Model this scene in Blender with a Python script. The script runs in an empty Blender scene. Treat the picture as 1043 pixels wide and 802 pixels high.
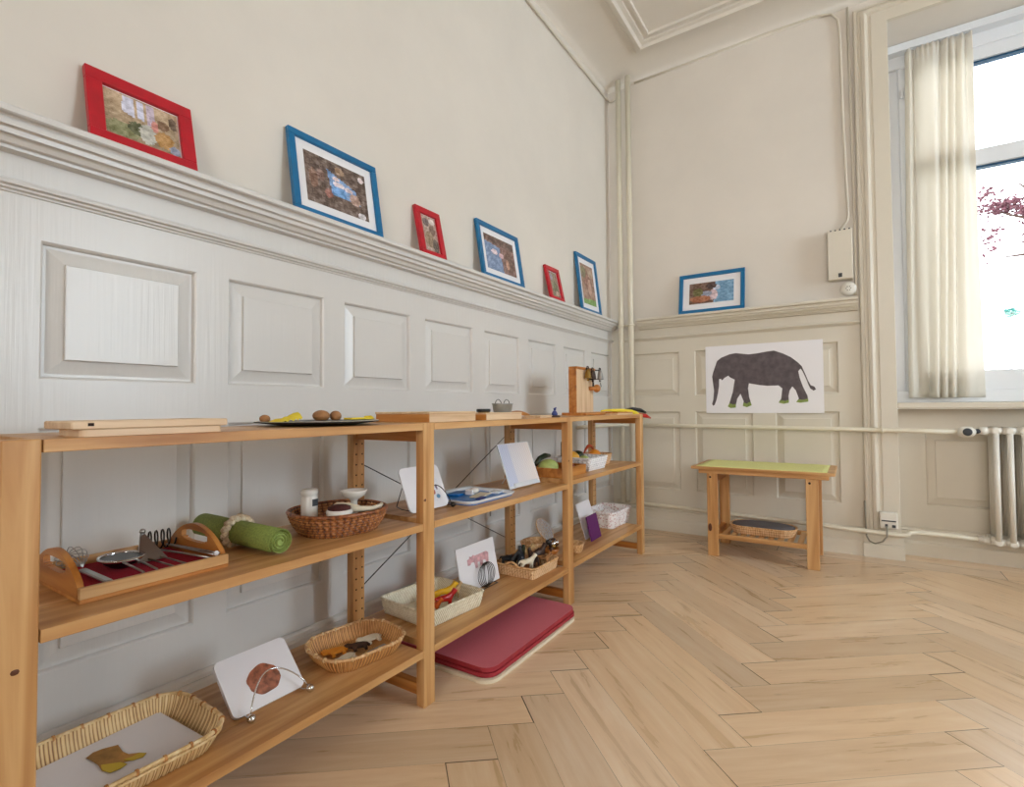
import bpy, bmesh, math, random
from mathutils import Vector, Matrix
random.seed(7)
col = bpy.context.scene.collection
PI = math.pi
R = math.radians

# ------------------------------------------------------------------ materials
def s2l(c):
    def f(v):
        v /= 255.0
        return v/12.92 if v <= .04045 else ((v+.055)/1.055)**2.4
    return tuple(f(v) for v in c)

def newmat(name):
    m = bpy.data.materials.new(name); m.use_nodes = True
    nt = m.node_tree; b = nt.nodes['Principled BSDF']
    return m, nt, b

def N(nt, t, **kw):
    n = nt.nodes.new(t)
    for k, v in kw.items():
        if k in n.inputs: n.inputs[k].default_value = v
        else: setattr(n, k, v)
    return n

def ramp(nt, stops):
    r = nt.nodes.new('ShaderNodeValToRGB'); e = r.color_ramp.elements
    while len(e) < len(stops): e.new(.5)
    for i, (p, c) in enumerate(stops):
        e[i].position = p; e[i].color = (*s2l(c), 1)
    return r

def plain(name, c, rough=.5, metal=0, spec=.5, bump=0, bscale=60, var=0, coat=0, trans=None):
    m, nt, b = newmat(name)
    b.inputs['Base Color'].default_value = (*s2l(c), 1)
    b.inputs['Roughness'].default_value = rough; b.inputs['Metallic'].default_value = metal
    b.inputs['Specular IOR Level'].default_value = spec
    b.inputs['Coat Weight'].default_value = coat
    tc = N(nt, 'ShaderNodeTexCoord')
    if bump or var:
        no = N(nt, 'ShaderNodeTexNoise', Scale=bscale, Detail=4.0)
        nt.links.new(tc.outputs['Object'], no.inputs['Vector'])
        if bump:
            bp = N(nt, 'ShaderNodeBump', Strength=bump, Distance=.004)
            nt.links.new(no.outputs['Fac'], bp.inputs['Height']); nt.links.new(bp.outputs['Normal'], b.inputs['Normal'])
        if var:
            lo = tuple(max(0, v*(1-var)) for v in c); hi = tuple(min(255, v*(1+var)) for v in c)
            r = ramp(nt, [(.3, lo), (.7, hi)])
            nt.links.new(no.outputs['Fac'], r.inputs['Fac']); nt.links.new(r.outputs['Color'], b.inputs['Base Color'])
    return m

def wood(name, dark, mid, light, axis='y', rough=.45, sc=1.0, ring=.5):
    """grain runs along axis"""
    m, nt, b = newmat(name)
    tc = N(nt, 'ShaderNodeTexCoord'); mp = N(nt, 'ShaderNodeMapping')
    s = [26*sc]*3; s['xyz'.index(axis)] = 1.6*sc
    mp.inputs['Scale'].default_value = s
    nt.links.new(tc.outputs['Object'], mp.inputs['Vector'])
    n1 = N(nt, 'ShaderNodeTexNoise', Scale=1.0, Detail=5.0, Roughness=.55, Distortion=.6)
    nt.links.new(mp.outputs['Vector'], n1.inputs['Vector'])
    mp2 = N(nt, 'ShaderNodeMapping'); s2 = [9*sc]*3; s2['xyz'.index(axis)] = .55*sc
    mp2.inputs['Scale'].default_value = s2; nt.links.new(tc.outputs['Object'], mp2.inputs['Vector'])
    n2 = N(nt, 'ShaderNodeTexNoise', Scale=1.0, Detail=2.0, Distortion=.3)
    nt.links.new(mp2.outputs['Vector'], n2.inputs['Vector'])
    mul = N(nt, 'ShaderNodeMath', operation='MULTIPLY'); mul.inputs[1].default_value = 9.0
    nt.links.new(n2.outputs['Fac'], mul.inputs[0])
    sn = N(nt, 'ShaderNodeMath', operation='SINE'); mul2 = N(nt, 'ShaderNodeMath', operation='MULTIPLY'); mul2.inputs[1].default_value = PI
    nt.links.new(mul.outputs[0], mul2.inputs[0]); nt.links.new(mul2.outputs[0], sn.inputs[0])
    ma = N(nt, 'ShaderNodeMath', operation='MULTIPLY_ADD'); ma.inputs[1].default_value = .13*ring; 
    nt.links.new(sn.outputs[0], ma.inputs[0]); nt.links.new(n1.outputs['Fac'], ma.inputs[2])
    r = ramp(nt, [(.28, dark), (.5, mid), (.72, light)])
    nt.links.new(ma.outputs[0], r.inputs['Fac']); nt.links.new(r.outputs['Color'], b.inputs['Base Color'])
    b.inputs['Roughness'].default_value = rough
    bp = N(nt, 'ShaderNodeBump', Strength=.15, Distance=.001)
    nt.links.new(n1.outputs['Fac'], bp.inputs['Height']); nt.links.new(bp.outputs['Normal'], b.inputs['Normal'])
    return m

def wickeruv(name, dark, mid, light, mode='rib', rough=.55, scale=60):
    """strand colour follows the weave"""
    m, nt, b = newmat(name)
    uv = N(nt, 'ShaderNodeUVMap', uv_map='UVMap'); sp = N(nt, 'ShaderNodeSeparateXYZ'); nt.links.new(uv.outputs['UV'], sp.inputs[0])
    def sinab(out, add=None):
        a = N(nt, 'ShaderNodeMath', operation='MULTIPLY'); a.inputs[1].default_value = PI; nt.links.new(out, a.inputs[0])
        c = N(nt, 'ShaderNodeMath', operation='SINE'); nt.links.new(a.outputs[0], c.inputs[0])
        d = N(nt, 'ShaderNodeMath', operation='ABSOLUTE'); nt.links.new(c.outputs[0], d.inputs[0]); return d.outputs[0]
    if mode == 'rib': f = sinab(sp.outputs['X'])
    elif mode == 'rope':
        ad = N(nt, 'ShaderNodeMath', operation='ADD'); nt.links.new(sp.outputs['X'], ad.inputs[0]); nt.links.new(sp.outputs['Y'], ad.inputs[1]); f = sinab(ad.outputs[0])
    else:
        ml = N(nt, 'ShaderNodeMath', operation='MULTIPLY'); nt.links.new(sinab(sp.outputs['X']), ml.inputs[0]); nt.links.new(sinab(sp.outputs['Y']), ml.inputs[1])
        sq = N(nt, 'ShaderNodeMath', operation='SQRT'); nt.links.new(ml.outputs[0], sq.inputs[0]); f = sq.outputs[0]
    tc = N(nt, 'ShaderNodeTexCoord'); no = N(nt, 'ShaderNodeTexNoise', Scale=float(scale), Detail=3.0); nt.links.new(tc.outputs['Object'], no.inputs['Vector'])
    mm_ = N(nt, 'ShaderNodeMath', operation='MULTIPLY_ADD'); mm_.inputs[1].default_value = .6; nt.links.new(f, mm_.inputs[0])
    m2 = N(nt, 'ShaderNodeMath', operation='MULTIPLY'); m2.inputs[1].default_value = .55; nt.links.new(no.outputs['Fac'], m2.inputs[0]); nt.links.new(m2.outputs[0], mm_.inputs[2])
    r = ramp(nt, [(.28, dark), (.52, mid), (.85, light)])
    nt.links.new(mm_.outputs[0], r.inputs['Fac']); nt.links.new(r.outputs['Color'], b.inputs['Base Color'])
    b.inputs['Roughness'].default_value = rough
    return m

def wicker(name, dark, mid, light, rough=.55, scale=70):
    m, nt, b = newmat(name)
    tc = N(nt, 'ShaderNodeTexCoord')
    no = N(nt, 'ShaderNodeTexNoise', Scale=scale, Detail=3.0)
    nt.links.new(tc.outputs['Object'], no.inputs['Vector'])
    r = ramp(nt, [(.32, dark), (.5, mid), (.68, light)])
    nt.links.new(no.outputs['Fac'], r.inputs['Fac']); nt.links.new(r.outputs['Color'], b.inputs['Base Color'])
    b.inputs['Roughness'].default_value = rough
    bp = N(nt, 'ShaderNodeBump', Strength=.5, Distance=.002)
    nt.links.new(no.outputs['Fac'], bp.inputs['Height']); nt.links.new(bp.outputs['Normal'], b.inputs['Normal'])
    return m

def printed(name, rough=.35, coat=0):
    m, nt, b = newmat(name)
    a = N(nt, 'ShaderNodeAttribute', attribute_name='Col')
    nt.links.new(a.outputs['Color'], b.inputs['Base Color'])
    b.inputs['Roughness'].default_value = rough; b.inputs['Coat Weight'].default_value = coat
    b.inputs['Coat Roughness'].default_value = .05
    return m

def painted_wall(name, c, rough=.7, var=.03, brush=0, spec=.3):
    m, nt, b = newmat(name)
    tc = N(nt, 'ShaderNodeTexCoord')
    no = N(nt, 'ShaderNodeTexNoise', Scale=1.3, Detail=6.0, Roughness=.6)
    nt.links.new(tc.outputs['Object'], no.inputs['Vector'])
    lo = tuple(v*(1-var) for v in c); hi = tuple(min(255, v*(1+var)) for v in c)
    r = ramp(nt, [(.3, lo), (.7, hi)])
    nt.links.new(no.outputs['Fac'], r.inputs['Fac']); nt.links.new(r.outputs['Color'], b.inputs['Base Color'])
    b.inputs['Roughness'].default_value = rough; b.inputs['Specular IOR Level'].default_value = spec
    mp = N(nt, 'ShaderNodeMapping')
    mp.inputs['Scale'].default_value = (90, 90, 3) if brush else (14, 14, 14)
    nt.links.new(tc.outputs['Object'], mp.inputs['Vector'])
    n2 = N(nt, 'ShaderNodeTexNoise', Scale=1.0, Detail=5.0)
    nt.links.new(mp.outputs['Vector'], n2.inputs['Vector'])
    bp = N(nt, 'ShaderNodeBump', Strength=.35 if brush else .2, Distance=.002)
    nt.links.new(n2.outputs['Fac'], bp.inputs['Height']); nt.links.new(bp.outputs['Normal'], b.inputs['Normal'])
    return m

M = {}
M['plaster'] = painted_wall('cream_plaster', (222, 215, 205), .75, .025)
M['ceiling'] = painted_wall('ceiling_plaster', (224, 217, 206), .8, .02)
M['gloss'] = painted_wall('white_gloss_paint', (216, 213, 209), .30, .015, brush=1, spec=.55)
M['trim'] = painted_wall('cream_trim_paint', (214, 206, 190), .4, .02, spec=.4)
M['pipe'] = plain('cream_pipe_paint', (222, 214, 194), .35, var=.02, bscale=9)
M['rad'] = plain('white_radiator_enamel', (228, 224, 214), .3)
M['win'] = plain('white_window_paint', (225, 228, 232), .3)
for ax in 'xyz':
    M['pine'+ax] = wood('pine_'+ax, (168, 112, 60), (198, 148, 92), (219, 175, 121), ax, .42)
    M['beech'+ax] = wood('beech_'+ax, (196, 158, 118), (222, 190, 152), (233, 206, 172), ax, .5, 1.3, .2)
    M['amber'+ax] = wood('amber_wood_'+ax, (150, 88, 34), (187, 118, 52), (206, 144, 76), ax, .38, 1.2)
M['knot'] = plain('dark_knot', (92, 48, 24), .5)
M['hole'] = plain('drilled_hole', (45, 26, 14), .9)
M['black'] = plain('black_plastic', (22, 22, 24), .4)
M['chrome'] = plain('chrome', (215, 215, 215), .12, 1)
M['steel'] = plain('brushed_steel', (170, 168, 165), .3, 1)
M['wire'] = plain('dark_steel_wire', (75, 72, 70), .35, 1)
M['brass'] = plain('old_brass', (160, 128, 70), .3, 1)
M['white'] = plain('white_paper', (236, 234, 238), .6)
M['whitegl'] = plain('white_glossy', (238, 236, 240), .12, coat=.6, bump=.25, bscale=35)
M['porcelain'] = plain('white_porcelain', (235, 230, 222), .2)
M['redframe'] = plain('red_painted_wood', (184, 10, 34), .35, var=.05, bscale=30)
M['blueframe'] = plain('blue_painted_wood', (0, 104, 154), .35, var=.05, bscale=30)
M['passe'] = plain('white_passepartout', (236, 234, 236), .6)
M['print'] = printed('printed_photo', .25, .5)
M['printm'] = printed('printed_paper', .6)
M['redfelt'] = plain('red_felt', (170, 10, 44), .9, bump=.6, bscale=400)
M['bamboo'] = wicker('pale_bamboo', (196, 156, 100), (222, 190, 138), (238, 214, 170), .5, 60)
M['bambw'] = wickeruv('pale_bamboo_slats', (120, 70, 28), (206, 164, 104), (236, 210, 160), 'rib', .5, 30)
M['bamb2w'] = wickeruv('honey_bamboo_slats', (104, 56, 22), (186, 124, 64), (220, 170, 108), 'rib', .5, 40)
M['brownw'] = wickeruv('brown_wicker_weave', (60, 26, 10), (136, 76, 38), (196, 136, 84), 'weave', .4, 60)
M['ropew'] = wickeruv('cream_rope_weave', (168, 146, 106), (226, 214, 184), (244, 238, 218), 'rope', .6, 60)
M['rattw'] = wickeruv('rattan_weave', (150, 100, 58), (216, 172, 124), (236, 204, 164), 'weave', .5, 60)
M['whitew'] = wickeruv('white_weave', (170, 170, 176), (234, 234, 238), (250, 250, 252), 'weave', .5, 60)
M['bamboo2'] = wicker('honey_bamboo', (150, 92, 40), (190, 130, 70), (220, 168, 106), .5, 70)
M['brownwick'] = wicker('brown_wicker', (86, 40, 16), (140, 78, 38), (186, 124, 74), .4, 90)
M['cream_rope'] = wicker('cream_rope', (196, 184, 152), (226, 216, 190), (240, 234, 214), .6, 80)
M['rattan'] = wicker('rattan', (186, 134, 82), (216, 170, 118), (234, 200, 156), .5, 100)
M['whitewick'] = wicker('white_wicker', (205, 205, 205), (232, 232, 236), (246, 246, 250), .5, 60)
M['green'] = plain('green_woven_mat', (128, 142, 66), .8, bump=.5, bscale=260, var=.12)
M['greenend'] = plain('pale_green_mat', (170, 190, 110), .85, bump=.5, bscale=260, var=.1)
M['lime'] = plain('lime_cloth', (224, 222, 146), .75, bump=.4, bscale=200, var=.05)
M['rope'] = wicker('rope_ring', (190, 165, 130), (220, 200, 168), (236, 222, 196), .7, 140)
M['matred'] = plain('wine_red_pad', (206, 108, 120), .85, bump=.7, bscale=500, var=.07)
M['matedge'] = plain('wine_red_edge', (160, 40, 52), .6)
M['yellow'] = plain('yellow_cloth', (240, 214, 60), .8, bump=.3, bscale=120)
M['yellowpl'] = plain('yellow_plastic', (232, 178, 20), .35)
M['redpl'] = plain('red_plastic', (190, 30, 24), .35)
M['brownst'] = plain('brown_nut', (158, 110, 66), .6, var=.15, bscale=40, bump=.4)
M['darkst'] = plain('dark_brown', (62, 40, 28), .5, var=.2, bscale=60)
M['bluepl'] = plain('blue_plastic', (12, 112, 190), .3, var=.1, bscale=30)
M['navy'] = plain('navy_blue', (40, 56, 120), .4)
M['grey'] = plain('grey_fabric', (96, 92, 94), .85, bump=.5, bscale=200)
M['galv'] = plain('galvanised_metal', (168, 172, 172), .4, .7, var=.08, bscale=40)
M['purple'] = plain('purple_card', (92, 26, 96), .6)
M['mirror'] = plain('mirror_glass', (225, 232, 240), .04, 1)
M['acryl'] = plain('pale_acrylic', (226, 232, 238), .1, coat=.5)
M['eggplant'] = plain('dark_green_skin', (34, 46, 26), .35)
M['cabbage'] = plain('pale_green_skin', (178, 192, 110), .5, var=.1, bscale=30)
M['orange'] = plain('orange_skin', (226, 142, 40), .5)
M['squash'] = plain('yellow_orange_skin', (228, 170, 60), .5)
M['tan'] = plain('tan_horse', (196, 160, 108), .5)
M['cream'] = plain('cream_plastic', (226, 214, 190), .45)
M['trunk'] = plain('bark', (80, 60, 52), .9)
M['leafred'] = plain('copper_leaf', (96, 50, 62), .7)
M['leafgreen'] = plain('teal_leaf', (60, 140, 130), .7)
M['house'] = plain('pale_render', (222, 228, 230), .9)
M['printgrey'] = plain('elephant_print', (88, 78, 82), .6, var=.16, bscale=26)
M['printgreen'] = plain('green_print', (128, 146, 76), .6, var=.12, bscale=60)
M['cablem'] = plain('grey_cable', (150, 146, 132), .5)
M['cork'] = plain('cork_brush', (70, 26, 22), .8, var=.25, bscale=300)
M['darkgrey'] = plain('dark_grey_rubber', (52, 56, 62), .5)

def floor_mat():
    m, nt, b = newmat('oak_herringbone')
    uv = N(nt, 'ShaderNodeUVMap', uv_map='UVMap')
    mp = N(nt, 'ShaderNodeMapping'); mp.inputs['Scale'].default_value = (3.0, 30, 1)
    nt.links.new(uv.outputs['UV'], mp.inputs['Vector'])
    n1 = N(nt, 'ShaderNodeTexNoise', Scale=1.0, Detail=6.0, Roughness=.6, Distortion=.5)
    nt.links.new(mp.outputs['Vector'], n1.inputs['Vector'])
    r = ramp(nt, [(.15, (204, 170, 132)), (.5, (225, 194, 158)), (.85, (238, 215, 186))])
    nt.links.new(n1.outputs['Fac'], r.inputs['Fac'])
    a = N(nt, 'ShaderNodeAttribute', attribute_name='Col')
    mx = N(nt, 'ShaderNodeMix', data_type='RGBA', blend_type='MULTIPLY'); mx.inputs[0].default_value = 1
    nt.links.new(r.outputs['Color'], mx.inputs[6]); nt.links.new(a.outputs['Color'], mx.inputs[7])
    # small dark knots
    mp3 = N(nt, 'ShaderNodeMapping'); mp3.inputs['Scale'].default_value = (3, 8, 1)
    nt.links.new(uv.outputs['UV'], mp3.inputs['Vector'])
    vo = N(nt, 'ShaderNodeTexVoronoi', Scale=1.0); nt.links.new(mp3.outputs['Vector'], vo.inputs['Vector'])
    kr = N(nt, 'ShaderNodeMapRange'); kr.inputs[1].default_value = .02; kr.inputs[2].default_value = .06; kr.inputs[3].default_value = .6; kr.inputs[4].default_value = 1
    nt.links.new(vo.outputs['Distance'], kr.inputs[0])
    mx2 = N(nt, 'ShaderNodeMix', data_type='RGBA', blend_type='MULTIPLY'); mx2.inputs[0].default_value = .6
    nt.links.new(mx.outputs[2], mx2.inputs[6]); nt.links.new(kr.outputs[0], mx2.inputs[7])
    nt.links.new(mx2.outputs[2], b.inputs['Base Color'])
    rr = N(nt, 'ShaderNodeMapRange'); rr.inputs[3].default_value = .22; rr.inputs[4].default_value = .36
    nt.links.new(n1.outputs['Fac'], rr.inputs[0]); nt.links.new(rr.outputs[0], b.inputs['Roughness'])
    bp = N(nt, 'ShaderNodeBump', Strength=.2, Distance=.001)
    nt.links.new(n1.outputs['Fac'], bp.inputs['Height']); nt.links.new(bp.outputs['Normal'], b.inputs['Normal'])
    return m
M['floor'] = floor_mat()
M['gap'] = plain('dark_joint', (52, 34, 20), .9)

def cloth_mat():
    m, nt, b = newmat('curtain_fabric')
    out = nt.nodes['Material Output']; nt.nodes.remove(b)
    d = N(nt, 'ShaderNodeBsdfDiffuse'); d.inputs[0].default_value = (*s2l((246, 243, 236)), 1)
    t = N(nt, 'ShaderNodeBsdfTranslucent'); t.inputs[0].default_value = (*s2l((248, 244, 236)), 1)
    mx = N(nt, 'ShaderNodeMixShader'); mx.inputs[0].default_value = .6
    nt.links.new(d.outputs[0], mx.inputs[1]); nt.links.new(t.outputs[0], mx.inputs[2]); nt.links.new(mx.outputs[0], out.inputs[0])
    tc = N(nt, 'ShaderNodeTexCoord'); no = N(nt, 'ShaderNodeTexNoise', Scale=400.0)
    nt.links.new(tc.outputs['Object'], no.inputs['Vector'])
    bp = N(nt, 'ShaderNodeBump', Strength=.2, Distance=.001); nt.links.new(no.outputs['Fac'], bp.inputs['Height'])
    nt.links.new(bp.outputs['Normal'], d.inputs['Normal'])
    return m
M['curtain'] = cloth_mat()

def glass_mat():
    m, nt, b = newmat('window_glass')
    out = nt.nodes['Material Output']; nt.nodes.remove(b)
    t = N(nt, 'ShaderNodeBsdfTransparent'); g = N(nt, 'ShaderNodeBsdfGlossy'); g.inputs['Roughness'].default_value = .02
    fr = N(nt, 'ShaderNodeFresnel'); fr.inputs[0].default_value = 1.5
    mx = N(nt, 'ShaderNodeMixShader'); nt.links.new(fr.outputs[0], mx.inputs[0])
    nt.links.new(t.outputs[0], mx.inputs[1]); nt.links.new(g.outputs[0], mx.inputs[2]); nt.links.new(mx.outputs[0], out.inputs[0])
    return m
M['glass'] = glass_mat()

def floral_mat():
    m, nt, b = newmat('floral_fabric')
    tc = N(nt, 'ShaderNodeTexCoord')
    vo = N(nt, 'ShaderNodeTexVoronoi', Scale=90.0); nt.links.new(tc.outputs['Object'], vo.inputs['Vector'])
    r = ramp(nt, [(.0, (190, 130, 145)), (.28, (206, 176, 176)), (.42, (238, 234, 234))])
    nt.links.new(vo.outputs['Distance'], r.inputs['Fac']); nt.links.new(r.outputs['Color'], b.inputs['Base Color'])
    b.inputs['Roughness'].default_value = .85
    return m
M['floral'] = floral_mat()

# ------------------------------------------------------------------ geometry
class G:
    def __init__(s):
        s.bm = bmesh.new(); s.col = None; s.uv = None
    def _mi(s, faces, mi, smooth=False):
        for f in faces: f.material_index = mi; f.smooth = smooth
    def box(s, a, b, bev=.0015, mi=0, T=None):
        x0, y0, z0 = [min(a[i], b[i]) for i in range(3)]; x1, y1, z1 = [max(a[i], b[i]) for i in range(3)]
        c = [(x0,y0,z0),(x1,y0,z0),(x1,y1,z0),(x0,y1,z0),(x0,y0,z1),(x1,y0,z1),(x1,y1,z1),(x0,y1,z1)]
        t = bmesh.new(); v = [t.verts.new(p) for p in c]
        for q in ((3,2,1,0),(4,5,6,7),(0,1,5,4),(1,2,6,5),(2,3,7,6),(3,0,4,7)): t.faces.new([v[i] for i in q])
        bev = min(bev, .45*min(x1-x0, y1-y0, z1-z0))
        if bev > 0: bmesh.ops.bevel(t, geom=t.edges[:], offset=bev, segments=1, affect='EDGES', profile=.5)
        s._merge(t, mi, False, T); return s
    def _merge(s, t, mi, smooth, T=None):
        mp = {}
        for v in t.verts: mp[v] = s.bm.verts.new(T @ v.co if T else v.co)
        for f in t.faces:
            try: nf = s.bm.faces.new([mp[v] for v in f.verts])
            except ValueError: continue
            nf.material_index = mi; nf.smooth = smooth
        t.free()
    def poly(s, pts, mi=0, T=None):
        v = [s.bm.verts.new(T @ Vector(p) if T else p) for p in pts]
        f = s.bm.faces.new(v); f.material_index = mi; return f
    def grid(s, rows, mi=0, smooth=True, closeu=False, T=None):
        vs = [[s.bm.verts.new(T @ Vector(p) if T else p) for p in r] for r in rows]
        for i in range(len(vs)-1):
            n = len(vs[i])
            for j in range(n if closeu else n-1):
                k = (j+1) % n
                f = s.bm.faces.new((vs[i][j], vs[i][k], vs[i+1][k], vs[i+1][j])); f.material_index = mi; f.smooth = smooth
        return vs
    def tube(s, pts, r, n=8, mi=0, cap=True, T=None, closed=False):
        pts = [Vector(p) for p in pts]; rr = r if isinstance(r, (list, tuple)) else [r]*len(pts)
        rows = []; prev = None; m = len(pts)
        for i, p in enumerate(pts):
            if closed: d = pts[(i+1) % m]-pts[i-1]
            else: d = pts[min(i+1, m-1)]-pts[max(i-1, 0)]
            d.normalize()
            if prev is None:
                u = d.orthogonal().normalized()
            else:
                u = prev-d*prev.dot(d)
                u = u.normalized() if u.length > 1e-6 else d.orthogonal().normalized()
            prev = u; w = d.cross(u)
            rows.append([p+(u*math.cos(2*PI*k/n)+w*math.sin(2*PI*k/n))*rr[i] for k in range(n)])
        if closed: rows.append(rows[0])
        vs = s.grid(rows, mi, True, True, T)
        if cap and not closed:
            for q in (list(reversed(vs[0])), vs[-1]):
                try: f = s.bm.faces.new(q); f.material_index = mi
                except ValueError: pass
        return s
    def lathe(s, prof, c=(0,0,0), n=32, mi=0, T=None, sx=1, sy=1):
        rows = [[(c[0]+r*math.cos(2*PI*k/n)*sx, c[1]+r*math.sin(2*PI*k/n)*sy, c[2]+z) for k in range(n)] for r, z in prof]
        vs = s.grid(rows, mi, True, True, T)
        for q in (list(reversed(vs[0])), vs[-1]):
            try: f = s.bm.faces.new(q); f.material_index = mi
            except ValueError: pass
        return s
    def ball(s, c, r, n=14, mi=0, T=None):
        r = r if isinstance(r, (tuple, list)) else (r, r, r)
        rows = []
        for i in range(n//2+1):
            a = -PI/2+PI*i/(n//2); cz = math.sin(a); cr = max(math.cos(a), .02)
            rows.append([(c[0]+r[0]*cr*math.cos(2*PI*k/n), c[1]+r[1]*cr*math.sin(2*PI*k/n), c[2]+r[2]*cz) for k in range(n)])
        vs = s.grid(rows, mi, True, True, T)
        for q in (list(reversed(vs[0])), vs[-1]):
            f = s.bm.faces.new(q); f.material_index = mi
        return s
    def prism(s, pts2, h, T=None, mi=0, side=None):
        """polygon in local xy extruded in +z by h"""
        lo = [Vector((p[0], p[1], 0)) for p in pts2]; hi = [Vector((p[0], p[1], h)) for p in pts2]
        if T: lo = [T @ p for p in lo]; hi = [T @ p for p in hi]
        a = [s.bm.verts.new(p) for p in lo]; b = [s.bm.verts.new(p) for p in hi]
        f = s.bm.faces.new(list(reversed(a))); f.material_index = mi
        f = s.bm.faces.new(b); f.material_index = mi
        n = len(a)
        for i in range(n):
            f = s.bm.faces.new((a[i], a[(i+1) % n], b[(i+1) % n], b[i])); f.material_index = mi if side is None else side
        return s
    def picture(s, T, w, h, nx, ny, fn, mi=0, z=0, mask=None):
        """coloured grid lying in local xy; fn(u,v)->rgb"""
        if s.col is None: s.col = s.bm.loops.layers.float_color.new('Col')
        vs = [[s.bm.verts.new(T @ Vector((w*i/nx, h*j/ny, z))) for i in range(nx+1)] for j in range(ny+1)]
        for j in range(ny):
            for i in range(nx):
                f = s.bm.faces.new((vs[j][i], vs[j][i+1], vs[j+1][i+1], vs[j+1][i])); f.material_index = mi
                c = (*s2l(fn((i+.5)/nx, (j+.5)/ny)), 1)
                for l in f.loops: l[s.col] = c
        return s
    def build(s, name, mats, parent=None, recalc=True):
        if not isinstance(mats, (list, tuple)): mats = [mats]
        if recalc: bmesh.ops.recalc_face_normals(s.bm, faces=s.bm.faces[:])
        me = bpy.data.meshes.new(name)
        o = bpy.data.objects.new(name, me); col.objects.link(o)
        if parent is not None:
            off = Vector(parent.get('_w', parent.location)) if not parent.parent else Vector(root_of(parent).location)
            if parent.type == 'MESH' and not parent.parent: off = parent.location.copy()
            bmesh.ops.translate(s.bm, vec=-off, verts=s.bm.verts[:]); o.parent = parent
        s.bm.to_mesh(me); s.bm.free()
        for m in mats: me.materials.append(m)
        return o

def root_of(o):
    while o.parent: o = o.parent
    return o

def thing(name, label, cat, loc=(0,0,0), group=None):
    o = bpy.data.objects.new(name, None); col.objects.link(o); o.location = loc
    o.empty_display_size = .05
    o['label'] = label; o['category'] = cat
    if group: o['group'] = group
    return o

def tag(o, label, cat, group=None, kind=None):
    o['label'] = label; o['category'] = cat
    if group: o['group'] = group
    if kind: o['kind'] = kind
    # put the origin at the base of the thing
    me = o.data
    xs = [v.co for v in me.vertices]
    c = Vector((sum(v.x for v in xs)/len(xs), sum(v.y for v in xs)/len(xs), min(v.z for v in xs)))
    me.transform(Matrix.Translation(-c)); o.location = c
    return o

def struct(o):
    o['kind'] = 'structure'; return o

def frameM(o, ux, vy):
    """matrix with local x along ux, y along vy, z = x cross y"""
    o, ux, vy = Vector(o), Vector(ux).normalized(), Vector(vy)
    vy = (vy-ux*vy.dot(ux)).normalized(); n = ux.cross(vy)
    m = Matrix.Identity(4)
    for i in range(3): m[i][0] = ux[i]; m[i][1] = vy[i]; m[i][2] = n[i]; m[i][3] = o[i]
    return m

def rrect(w, h, r, n=6, x0=0, y0=0):
    pts = []
    for cx, cy, a0 in ((x0+w-r, y0+r, -90), (x0+w-r, y0+h-r, 0), (x0+r, y0+h-r, 90), (x0+r, y0+r, 180)):
        for k in range(n+1):
            a = R(a0+90*k/n); pts.append((cx+r*math.cos(a), cy+r*math.sin(a)))
    return pts

def rrpath(a, b, r, N_):
    """points + normals spaced evenly round a rounded rectangle with half sizes a,b"""
    segs = []
    sx, sy = 2*(a-r), 2*(b-r); q = PI*r/2
    tot = 2*sx+2*sy+4*q; out = []
    for i in range(N_):
        d = tot*i/N_
        for kind, ln, dat in (('l', sy, (a, -(b-r), 0, 1)), ('c', q, (a-r, b-r, 0)), ('l', sx, (a-r, b, -1, 0)), ('c', q, (-(a-r), b-r, 90)),
                              ('l', sy, (-a, b-r, 0, -1)), ('c', q, (-(a-r), -(b-r), 180)), ('l', sx, (-(a-r), -b, 1, 0)), ('c', q, (a-r, -(b-r), 270))):
            if d <= ln:
                if kind == 'l':
                    x, y, dx, dy = dat; out.append(((x+dx*d, y+dy*d), (dy, -dx)))
                else:
                    cx, cy, a0 = dat; an = R(a0)+d/r if r > 0 else R(a0)
                    out.append(((cx+r*math.cos(an), cy+r*math.sin(an)), (math.cos(an), math.sin(an))))
                break
            d -= ln
        else: out.append(out[-1])
    return out

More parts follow.
